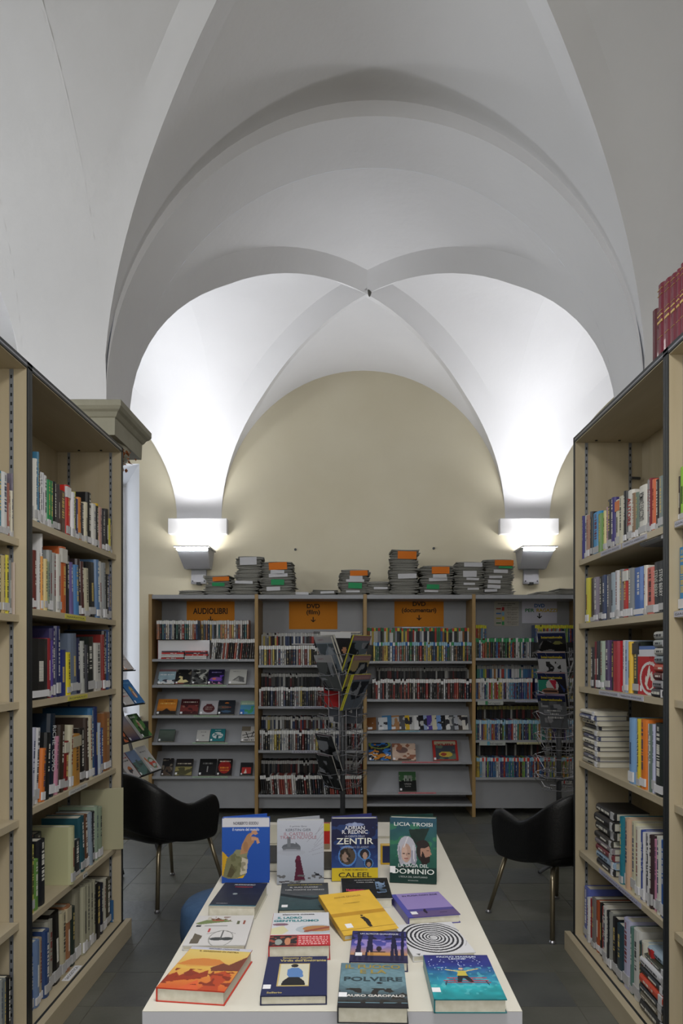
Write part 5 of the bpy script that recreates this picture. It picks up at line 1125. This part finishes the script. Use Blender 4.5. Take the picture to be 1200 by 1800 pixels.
a.ell(.36, .50, .20, .22, 'a8a8b4').poly([(.17, .5), (.19, .34), (.24, .25), (.3, .3), (.28, .5)], '9c9ca8').poly([(.44, .5), (.46, .3), (.54, .27), (.58, .36), (.56, .5)], '8c8c9c').ell(.35, .46, .105, .145, 'a88c80').ell(.31, .46, .06, .12, 'b89c90').line(.38, .7, .3, .55, .012, 'c4c4cc').line(.2, .55, .22, .36, .012, '84848e').line(.5, .58, .52, .34, .012, 'c0c0c8').rect(.345, .42, .365, .455, '9c7c70').rect(.27, .44, .32, .455, '4c3c3c').rect(.38, .44, .43, .455, '4c3c3c').rect(.31, .365, .39, .38, '8c5450').rect(.2, .2, .55, .26, '2c1c20')
a.ell(.72, .5, .15, .17, '2a2424').ell(.76, .48, .11, .13, '9c7868').poly([(.66, .36), (.7, .5), (.76, .4), (.86, .42), (.86, .34), (.76, .28), (.68, .3)], '241c1c').rect(.78, .5, .84, .51, '241c1c').ell(.7, .6, .14, .06, '2a2424').poly([(.86, .5), (.9, .45), (.86, .43)], '9c7868').rect(0, 0, 1, .24, '14302c')
o, wd, L = sbook((685, 1552), (767, 1555.5), 1437, .03, a, 'dark green standing book with a white-haired woman and bearded man, rightmost of the four', '123430', sticker=(-.066, .03))
for s_, v, c, ww, sz in (('LICIA TROISI', .875, 'd0d4d4', .115, .015), ('LA SAGA DEL', .245, 'c8ccd0', .09, .014), ('DOMINIO', .145, 'd4d8d8', .125, .021), ("L'ISOLA DEL SANTUARIO", .085, 'a0a8a8', .085, .007), ('MONDADORI', .035, 'a0a8a8', .03, .004)): tt(o, s_, .5, v, sz, c, ww, .008, wd=wd, L=L)

# things lying further back on the table, seen between the standing books
def flatbox(name, px0, px1, pyf, pyb, th, col, label, cat='book', side='c8c4b8'):
    zc = TZ + th; a, b, c = T_(px0, pyf, zc), T_(px1, pyf, zc), T_(px0, pyb, zc)
    return board_book(name, b.x - a.x, c.y - a.y, th - .0005, Art(10, 14, col).noise(.05, 4, 3), frame((1, 0, 0), (0, 0, 1), (0, 1, 0), ((a.x + b.x) / 2, a.y, zc)), label, cat, spine=side)
flatbox('booklet', 440, 540, 1516, 1486, .03, '2a2a2c', 'black topped box of booklets lying behind the misty standing book', 'booklet', '3a3a38')
flatbox('book', 560, 650, 1528, 1497, .03, '282624', 'dark brown book lying behind the third standing book', 'book', '2a2826')
flatbox('leaflet_pile', 420, 560, 1482, 1450, .012, 'b8b4a4', 'cream leaflets lying at the far end of the table', 'leaflets', 'b4b0a4')
flatbox('leaflet_pile', 652, 688, 1470, 1447, .008, 'c8c4ba', 'white folded leaflet at the far right end of the table', 'leaflets', 'b4b0a4')
def upr(px0, px1, pyb, pyt, art, label, spine):
    a, b = T_(px0, pyb), T_(px1, pyb); p = F / a.y; L = (zp(pyt, p) - TZ)
    return board_book('book', b.x - a.x, L, .02, art, frame((1, 0, 0), (0, -1, .0), (0, 0, 1), ((a.x + b.x) / 2, a.y, TZ + .0008)), label, 'book', spine=spine)
upr(556, 579.5, 1493, 1448, Art(12, 24, 'b02c28').rect(0, .7, 1, 1, 'c8b430').rect(0, 0, 1, .22, '8c7c68'), 'small yellow and red book standing behind the third standing book', '8c2c28')
upr(669, 700, 1520, 1486, Art(20, 24, 'c8a030').rect(.12, .1, 1, .95, '2c3050'), 'small yellow book standing behind the green standing book', 'c8a030')

# ------------------------------------------------------------------ black armchairs
def catmull(P_, n):
    out = []; Q = [P_[0]] + P_ + [P_[-1]]
    for i in range(1, len(Q) - 2):
        p0, p1, p2, p3 = [np.array(q, float) for q in Q[i - 1:i + 3]]
        for k in range(n):
            t_ = k / n; out.append(.5 * ((2 * p1) + (-p0 + p2) * t_ + (2 * p0 - 5 * p1 + 4 * p2 - p3) * t_ ** 2 + (-p0 + 3 * p1 - 3 * p2 + p3) * t_ ** 3))
    out.append(np.array(P_[-1], float)); return out
def armchair(x, y, rz, label):
    t = empty('armchair', (x, y, 0), rz); tag(t, label, 'armchair', 'black tub armchairs')
    # shell around seat: (x, y, bottom, top) from one arm front round the back to the other
    half = [(.262, .165, .375, .50), (.265, .145, .35, .585), (.268, .10, .345, .607), (.268, .03, .345, .590), (.268, -.06, .355, .578), (.265, -.15, .375, .62), (.242, -.235, .40, .69), (.16, -.290, .42, .745), (0, -.312, .44, .765)]
    pts = half + [(-a, b, c, d) for a, b, c, d in half[-2::-1]]
    path = catmull(pts, 5); m = MB(); ring = []
    n_ = len(path)
    for i, q in enumerate(path):
        tx, ty = path[min(i + 1, n_ - 1)][:2] - path[max(i - 1, 0)][:2]; l = math.hypot(tx, ty); nx_, ny_ = ty / l, -tx / l
        e = min(i, n_ - 1 - i); k = min(1, .35 + e * .22); w_ = .026 * k
        lo, hi = q[2], q[3]; sec = []
        for j in range(16):
            a = 2 * PI * j / 16; cc, ss = math.cos(a), math.sin(a)
            off = w_ * (abs(cc) ** .6) * (1 if cc > 0 else -1)
            zz = (lo + hi) / 2 + (hi - lo) / 2 * (abs(ss) ** .35) * (1 if ss > 0 else -1)
            fl_ = .022 * ((zz - lo) / max(hi - lo, .05) - .3)
            sgn = 1 if (nx_ * q[0] + ny_ * q[1]) > 0 else -1
            sec.append((q[0] + nx_ * (off + fl_ * sgn), q[1] + ny_ * (off + fl_ * sgn), zz))
        ring.append(sec)
    for sec in ring: m.v += sec
    for i in range(n_ - 1):
        for j in range(16):
            a = i * 16 + j; b_ = i * 16 + (j + 1) % 16; m.f.append((a, b_, b_ + 16, a + 16))
    m.f.append(tuple(range(16))[::-1]); m.f.append(tuple((n_ - 1) * 16 + j for j in range(16)))
    part('shell', m, M_LEATHER, t, smooth=True)
    # seat: rounded pad bulging at the front
    rows = []
    for i in range(13):
        a = -PI / 2 + PI * i / 12; k = abs(math.cos(a)) ** .35; zz = .405 + .06 * math.sin(a) * (1 if i > 6 else 1.1)
        row = []
        for j in range(33):
            b_ = 2 * PI * j / 32; cx, cy = math.cos(b_), math.sin(b_)
            ex = .248 * (abs(cx) ** .5) * (1 if cx > 0 else -1); ey = .255 * (abs(cy) ** .5) * (1 if cy > 0 else -1)
            row.append((ex * k, ey * k - .005, zz))
        rows.append(row)
    part('seat', MB().grid(rows), M_LEATHER, t, smooth=True)
    for sx in (-1, 1):
        part('leg', MB().tube([(sx * .12, -.13, .335), (sx * .19, -.19, .335), (sx * .215, -.213, .325), (sx * .226, -.224, .30), (sx * .25, -.25, .008)], .0125, 10), M_BRASS, t, smooth=True)
        part('leg', MB().tube([(sx * .18, .17, .36), (sx * .25, .25, .008)], .0135, 10, .0105), M_BRASS, t, smooth=True)
        for sy in (-1, 1): part('foot_glide', MB().lathe([(.016, 0), (.017, .008), (.012, .016)], seg=12), M_STEEL, t, loc=(sx * .25, sy * .25, 0))
    return t
CL = (-1.11, 4.447); CR = (1.105, 3.995)
armchair(*CL, -math.atan2(.33, .422), 'black tub armchair with bronze tube legs beside the left bookcase')
armchair(*CR, math.atan2(.234, .444), 'black tub armchair with bronze tube legs beside the right bookcase')
a = Art(24, 34, 'b8b8c8').blotch('b04048', .55, 6, 3, .3, .7).blotch('6c84b0', .6, 5, 4).rect(0, .9, 1, 1, '5c9c98')
board_book('magazine', .21, .28, .006, a, frame((.95, .3, 0), (0, 0, 1), (-.3, .95, 0), (CR[0] + .02, CR[1] - .09, .474)), 'colourful magazine lying on the seat of the right armchair', 'magazine', spine='b8b8c0')
board_book('magazine', .2, .28, .008, Art(10, 14, '9c9cb8'), frame((.8, -.6, 0), (0, 0, 1), (.6, .8, 0), (CL[0] - .06, CL[1] - .06, .476)), 'pale magazine lying on the seat of the left armchair', 'magazine', spine='a8a8c8')
# blue stool tucked under the table
t = empty('stool', (-.44, 2.90, 0)); tag(t, 'round blue upholstered stool tucked under the left side of the table', 'stool')
part('seat', MB().lathe([(.10, .285), (.19, .287), (.215, .31), (.222, .36), (.218, .44), (.20, .465), (.12, .48), (.03, .482)], seg=40), M_BLUE, t, smooth=True, angle=1.2)
for k in range(4):
    a = PI / 4 + k * PI / 2; part('leg', MB().tube([(.12 * math.cos(a), .12 * math.sin(a), .30), (.17 * math.cos(a), .17 * math.sin(a), 0)], .012, 10), M_STEEL, t, smooth=True)

# ------------------------------------------------------------------ revolving wire magazine racks
def rack(x, y, ztop, rz, faces, rows_z, label, zlow, skip=()):
    t = empty('magazine_rack', (x, y, 0), rz); tag(t, label, 'magazine rack', 'revolving wire magazine racks')
    part('pole', MB().tube([(0, 0, .03), (0, 0, ztop)], .018, 14), M_DGREY, t, smooth=True)
    for k in range(4):
        a = PI / 4 + k * PI / 2; part('foot', MB().tube([(0, 0, .05), (.25 * math.cos(a), .25 * math.sin(a), .02)], .012, 8), M_DGREY, t, smooth=True)
    part('cap', MB().lathe([(.02, ztop), (.024, ztop + .003), (.02, ztop + .012)], seg=16), M_STEEL, t, smooth=True, angle=.6)
    part('hub', MB().lathe([(.028, zlow), (.03, zlow + .02), (.022, zlow + .03)], seg=16), M_DGREY, t, smooth=True, angle=.6)
    for az in faces:
        a = math.radians(az); n = Vector((math.cos(a), math.sin(a), 0)); s_ = Vector((-n.y, n.x, 0))
        part('arm', MB().tube([n * .02 + Vector((0, 0, zlow + .01)), n * .13 + Vector((0, 0, zlow + .012))], .008, 6), M_DGREY, t)
        for q in (-1, 1):
            part('upright_wire', MB().tube([n * .075 + s_ * .06 * q + Vector((0, 0, zlow)), n * .075 + s_ * .06 * q + Vector((0, 0, ztop - .04))], .0024, 5), M_STEEL, t)
        for z in rows_z:
            m = MB(); r_ = .0022; U = Vector((0, 0, 1))
            # basket: bottom ledge, V shaped front bar and top hoop
            m.tube([n * .06 + s_ * -.10 + U * (z + .10), n * .12 + s_ * -.115 + U * (z + .115), n * .17 + s_ * -.06 + U * (z + .10), n * .165 + s_ * .06 + U * (z + .10), n * .12 + s_ * .115 + U * (z + .115), n * .06 + s_ * .10 + U * (z + .10)], r_, 5)
            m.tube([n * .165 + s_ * -.06 + U * (z + .10), n * .10 + s_ * -.03 + U * (z + .01), n * .05 + s_ * -.03 + U * z], r_, 5)
            m.tube([n * .165 + s_ * .06 + U * (z + .10), n * .10 + s_ * .03 + U * (z + .01), n * .05 + s_ * .03 + U * z], r_, 5)
            m.tube([n * .05 + s_ * -.09 + U * z, n * .10 + s_ * -.07 + U * (z + .008), n * .10 + s_ * .07 + U * (z + .008), n * .05 + s_ * .09 + U * z], r_, 5)
            part('wire_pocket', m, M_STEEL, t)
    return t
def mag(t, az, z, art, label, wd=.2, L=.262, th=.006, lean=20, off=.075, spine='9a9a9a', back=None, group='magazines in the revolving racks'):
    """magazine standing in a pocket: az is the direction its cover looks at, leaning outwards at the top"""
    a = math.radians(az) + t.rotation_euler.z; n = Vector((math.cos(a), math.sin(a), 0)); le = math.radians(lean)
    up = (n * math.sin(le) + Vector((0, 0, math.cos(le)))).normalized(); x = Vector((-n.y, n.x, 0)); nn = x.cross(up)
    o = board_book('magazine', wd, L, th, art, frame(x, nn, up, Vector((t.location.x, t.location.y, z)) + n * off), label, 'magazine', group, spine=spine)
    if back is not None: obj('back_print', back.mesh('back_print', wd, L), o, loc=(0, 0, -th - .0005), rot=(0, PI, 0))
    return o
PR = 255.0
def zr(py): return zp(py, PR)
R1_ = rack((602 - CX) / PR, F / PR, zr(1153), 0, [-143, -37, 37, 143], [zr(1178), zr(1212), zr(1246), zr(1283), zr(1317), zr(1350), zr(1383)], 'revolving wire magazine rack with grey pole behind the white table', zr(1360))
def mag_art(top, mid, dark, seed, hd=.16):
    return Art(26, 36, mid).blotch(dark, .5, 8, seed, 0, .8).blotch('9ca0a8', .66, 6, seed + 5, .1, .8, op=.6).rect(0, 1 - hd, 1, 1, top)
bk = Art(26, 36, 'c8c8c8').rect(.08, 0, .95, .84, '1c1a1c').ell(.32, .62, .08, .08, 'b08870').poly([(.15, .05), (.2, .45), (.32, .55), (.48, .4), (.5, .05)], '242024').ell(.75, .5, .08, .08, 'b08060').poly([(.6, .05), (.62, .35), (.75, .42), (.9, .3), (.92, .05)], '6c3430')
o = mag(R1_, -143, zr(1182), mag_art('9c9ca0', '7c8894', '4a545c', 2), 'grey magazine in the top left pocket of the centre rack', lean=22, th=.012); text('VANITY', o, Matrix.Translation((-.03, .235, .001)), .016, '7c3c4c', width=.07)
mag(R1_, -143, zr(1180), mag_art('a8a8a8', '8c8c8c', '4c4c50', 6), 'thick grey magazine behind the top left one on the centre rack', lean=22, off=.055, th=.014)
o = mag(R1_, -143, zr(1214), mag_art('9c9ca0', '505456', '26282a', 3, .2), 'dark grey magazine in the second left pocket of the centre rack', lean=22); text('VANITY', o, Matrix.Translation((-.03, .23, .001)), .016, '7c3c4c', width=.07)
mag(R1_, -143, zr(1351), mag_art('5c4c58', '2a2c30', '0e0f12', 4, .04), 'black magazine in the sixth left pocket of the centre rack', lean=20)
mag(R1_, -143, zr(1385), mag_art('6c5c68', '222426', '101214', 5, .04), 'black magazine in the lowest left pocket of the centre rack', lean=20)
for k, (py, c, sd) in enumerate(((1180, '5c6670', 7), (1214, '948664', 8), (1247, '5c6470', 9))):
    a = mag_art('8c6c70', c, '20242c', sd, .14)
    o = mag(R1_, -37, zr(py), a, 'yellow spined magazine in the %s right pocket of the centre rack' % ('top', 'second', 'third')[k], lean=22, th=.010, spine='b8b430'); text('Quattroruote', o, Matrix.Translation((0, .235, .001)), .018, 'a89090', width=.16)
    if k != 1: mag(R1_, -37, zr(py) - .002, a, 'yellow spined magazine tucked behind the %s right one of the centre rack' % ('top', '', 'third')[k], lean=22, th=.008, off=.060, spine='b8b430' if k else '1c1c1e')
mag(R1_, 115, zr(1176), Art(10, 14, '888'), 'magazine turned away showing two people on its back, top of the centre rack', lean=10, off=.08, wd=.235, back=bk)
mag(R1_, 70, zr(1216), Art(10, 14, '666'), 'blue and purple magazine seen from behind on the centre rack', lean=8, off=.10, L=.2, back=Art(20, 26, '4c5c78').rect(0, .8, 1, 1, '7c2c4c').blotch('2c3848', .5, 6, 3, 0, .8))
mag(R1_, 110, zr(1245), Art(10, 14, '666'), 'red magazine seen from behind the pole on the centre rack', lean=8, off=.10, L=.17, back=Art(20, 26, 'a02428').rect(0, .8, 1, .86, '5c1c20'))
mag(R1_, 80, zr(1274), Art(10, 14, '666'), 'grey magazine seen from behind low on the centre rack', lean=8, off=.10, L=.16, wd=.24, back=Art(20, 26, '3c4048').blotch('a8a8ac', .6, 6, 3))
PR = 262.0
R2_ = rack((982 - CX) / PR, F / PR, zr(1128), 0, [-115, -25, 65, 155], [zr(1174), zr(1209), zr(1244), zr(1280), zr(1318), zr(1356), zr(1388)], 'revolving wire magazine rack with grey pole beside the right bookcase', zr(1372))
ims = []
for k, py in enumerate((1171, 1205, 1240, 1278)):
    a = Art(40, 52, ('24262a', 'a8a8ac', '201e24', '585a5e')[k]).rect(0, .86, 1, 1, '1c2448').rect(0, .78, 1, .86, '1a1e3c').rect(0, .97, 1, 1, ('8c8c8c', 'a08c84', 'a08484', '8c7c98')[k])
    if k == 0: a.ell(.3, .55, .28, .2, '6c6c6c').ell(.7, .6, .2, .14, '8c8c48', .6).blotch('141414', .55, 7, 3, 0, .75)
    if k == 1: a.blotch('2a2a2c', .5, 3, 3, .3, .72, .28, .8)
    if k == 2: a.rect(0, .45, .5, .77, '2c7c68').ell(.5, .6, .22, .2, 'b8b8b8').poly([(.4, .77), (.6, .45), (.66, .77)], 'a82c40').ell(.4, .42, .3, .12, '8c6858').rect(.15, .42, .65, .46, '1a1414').poly([(.75, .7), (.95, .5), (.9, .4)], '2c3c6c')
    if k == 3:
        for q in range(9): r = random.Random(q); u, v = r.random() * .7, .1 + r.random() * .6; a.rect(u, v, u + .25, v + .12, ('7c7e84', '8c8c90', '44464c')[q % 3])
        a.textrow(.3, .8, .52, .05, 'b8b8b8').textrow(.4, .7, .42, .05, 'b8b8b8').textrow(.3, .9, .32, .05, 'b8b8b8')
    o = mag(R2_, -124, zr(py), a, 'weekly magazine with navy header, %s of the four facing pockets of the right rack' % ('topmost', 'second', 'third', 'lowest')[k], lean=19, th=.006, wd=.185, L=.24, off=.085, spine='7c7c80')
    text('Internazionale', o, Matrix.Translation((0, .195, .001)), .022, 'b0a030', width=.14, bold=.04)
    ims.append(o)
for k, py in enumerate((1190, 1224)):
    mag(R2_, -25, zr(py), mag_art('b0b0b0', '8c8c90', '3c3c40', 12 + k), 'grey magazine in the side pocket of the right rack, %s' % ('upper', 'lower')[k], lean=18, wd=.17, L=.22)

# ------------------------------------------------------------------ leaning book display with trays by the window
PS_ = 240.0
t = empty('book_display', (-1.62, 5.05, 0)); tag(t, 'tall leaning book display with grey metal trays behind the left bookcase', 'display rack')
def rel(v): return Vector(v) - t.location
d_ = Vector((.15, .989, 0)); nrm = Vector((.989, -.15, 0))
ends = [(238, 1179.5), (255, 1237.5), (267, 1296), (283, 1353.5)]
E = []
for px, py in ends: E.append(Vector(P(px, py, PS_)))
TL = .78; th_ = math.radians(38)
tilt_up = (Vector((0, 0, 1)) * math.cos(th_) - nrm * math.sin(th_))
nn = (nrm * math.cos(th_) + Vector((0, 0, 1)) * math.sin(th_))
foot = E[3] + (E[3] - E[0]) * ((E[3].z - .0) / (E[0].z - E[3].z)); head = E[0] + (E[0] - E[3]) * .42
for q in (.12, TL - .1):
    part('side_post', MB().tube([rel(foot - d_ * q - nrm * .13) + Vector((0, 0, .01)), rel(head - d_ * q - nrm * .13)], .012, 10), M_STEEL, t, smooth=True)
    part('rear_post', MB().tube([rel(foot - d_ * q - nrm * .45) + Vector((0, 0, .01)), rel(head - d_ * q - nrm * .15)], .010, 8), M_DGREY, t, smooth=True)
for e in E:
    m = MB(); a0, a1 = e, e - d_ * TL
    m.grid([[rel(a0 + nrm * .004 + Vector((0, 0, .008))), rel(a1 + nrm * .004 + Vector((0, 0, .008)))], [rel(a0), rel(a1)], [rel(a0 - nrm * .02), rel(a1 - nrm * .02)], [rel(a0 - nrm * .02 + tilt_up * .2), rel(a1 - nrm * .02 + tilt_up * .2)]])
    o = part('tray', m, M_BLACK, t); s_ = o.modifiers.new('thick', 'SOLIDIFY'); s_.thickness = .003
def traybook(k, u, wd, L, art, label, spine='444', th=.012):
    e = E[k] - d_ * u; org = e - nrm * .006 + nn * (th + .004) + Vector((0, 0, .004))
    return board_book('display_book', wd, L, th, art, frame(-d_ * -1, nn, tilt_up, org), label, 'book', 'books on the leaning display', spine=spine, sticker=(-wd / 2 + .015, .006))
T = lambda base, *ops: A(base, *ops)
traybook(0, .11, .15, .19, T('b0aaa8', ('textrow', .1, .9, .6, .05, '5a5a5a'), ('textrow', .1, .9, .45, .04, '7a7a7a'), ('poly', [(0, 0), (0, .3), (.25, 0)], 'c87428')), 'white booklet with orange corner on the top tray of the leaning display', 'a0a0a0')
traybook(0, .27, .15, .19, T('a8a8a8', ('textrow', .1, .9, .6, .05, '5a5a5a')), 'pale booklet next on the top tray of the leaning display')
traybook(1, .095, .155, .21, T('2c6ca8', ('ell', .55, .55, .16, .16, 'c0a860'), ('ell', .55, .38, .18, .16, 'a05c34'), ('rect', .5, .25, .62, .5, 'c8c0b0'), ('textrow', .1, .9, .85, .05, '5c94c0')), 'blue book with a yellow and brown figure on the leaning display', '2c5c90')
traybook(1, .265, .15, .2, T('b8b6b4', ('textrow', .1, .9, .5, .05, '5a5a5a'), ('textrow', .1, .9, .35, .04, '9c4c44')), 'white book with dark and red lines beside the blue one on the leaning display')
traybook(2, .10, .16, .2, T('1c3a20', ('blotch', '4c7c40', .5, 6, 3), ('ell', .5, .5, .12, .25, 'b8a890'), ('ell', .45, .55, .05, .08, 'a83c38'), ('textrow', .1, .6, .88, .07, 'a8b4a8')), 'green jungle book with a pale figure on the third tray of the leaning display', 'c0c0c0', .02)
traybook(2, .29, .15, .2, T('5c4c6c', ('vgrad', '2a2c50', '8c7464', 0, .5), ('vgrad', '8c7464', '8c94ac', .5, 1)), 'dusky landscape book on the third tray of the leaning display', '1c1c20')
traybook(2, .45, .14, .19, T('201c1c', ('blotch', 'c06840', .55, 5, 3, 0, .6)), 'dark book with orange ornaments on the third tray of the leaning display')
traybook(3, .105, .165, .21, T('b8b8b8', ('ring', .58, .3, .3, .22, .28, '5c7c5c'), ('blotch', 'b84838', .62, 4, 3, .08, .52, .28, .9), ('poly', [(.12, .5), (.2, .6), (.34, .4), (.26, .34)], 'b86830'), ('textrow', .1, .7, .78, .05, '5a5a5a')), 'white book with a beaded ring picture on the lowest tray of the leaning display', 'b8b8b8', .018)
traybook(3, .275, .15, .2, T('54706c', ('rect', 0, .55, 1, 1, '7488a8'), ('rect', .4, .3, .6, .62, '505c5c'), ('blotch', '3c4c44', .55, 6, 3, 0, .45)), 'coastal photo book on the lowest tray of the leaning display', '7c2c30')
traybook(3, .43, .14, .2, T('b8b4b4', ('textrow', .1, .9, .8, .05, 'a04c48'), ('textrow', .1, .9, .7, .05, '5a5a5a'), ('ell', .5, .35, .2, .12, 'a8643c'), ('blotch', '3c3c40', .6, 4, 3, .2, .45, .3, .7)), 'white book with a butterfly drawing on the lowest tray of the leaning display', 'b0b0b0')
traybook(3, .58, .14, .18, T('6c6c6c', ('noise', .2, 5, 3)), 'grey book at the near end of the lowest tray of the leaning display')

# ------------------------------------------------------------------ lettering meshes
def make_texts():
    tmp = []
    for q in TEXTS:
        s_, parent, M, size, color, align, name, bold, xs, width = q
        cu = bpy.data.curves.new(name, 'FONT'); cu.body = s_; cu.size = 1; cu.align_x = align; cu.resolution_u = 3; cu.offset = bold
        o = bpy.data.objects.new(name, cu); COL.objects.link(o); tmp.append(o)
    bpy.context.view_layer.update(); dg = bpy.context.evaluated_depsgraph_get()
    mats = {}
    for q, o in zip(TEXTS, tmp):
        s_, parent, M, size, color, align, name, bold, xs, width = q
        me = bpy.data.meshes.new_from_object(o.evaluated_get(dg))
        if not len(me.vertices): continue
        co = np.empty(len(me.vertices) * 3, np.float32); me.vertices.foreach_get('co', co); co = co.reshape(-1, 3)
        w_ = co[:, 0].max() - co[:, 0].min(); cap = co[:, 1].max() if s_.upper() == s_ else .7
        if isinstance(xs, tuple):          # on a scaled unit book: x along the height
            _, d, th, h = xs
            co[:, 0] -= (co[:, 0].max() + co[:, 0].min()) / 2; co[:, 0] *= width / w_; co[:, 1] -= (co[:, 1].max() + co[:, 1].min()) / 2; co[:, 1] *= .62 / max(.01, np.ptp(co[:, 1]))
        else:
            kx = size if width is None else width / w_
            co[:, 0] *= kx * (1 if width is not None else xs); co[:, 1] *= size * (1.0 if width is not None else 1)
        co[:, 2] = 0
        me.vertices.foreach_set('co', co.ravel()); me.materials.clear(); me.materials.append(M_OCM); me.update()
        n = obj(name, me, parent, color=color); n.matrix_local = M
    for o in tmp:
        cu = o.data; bpy.data.objects.remove(o); bpy.data.curves.remove(cu)
make_texts()
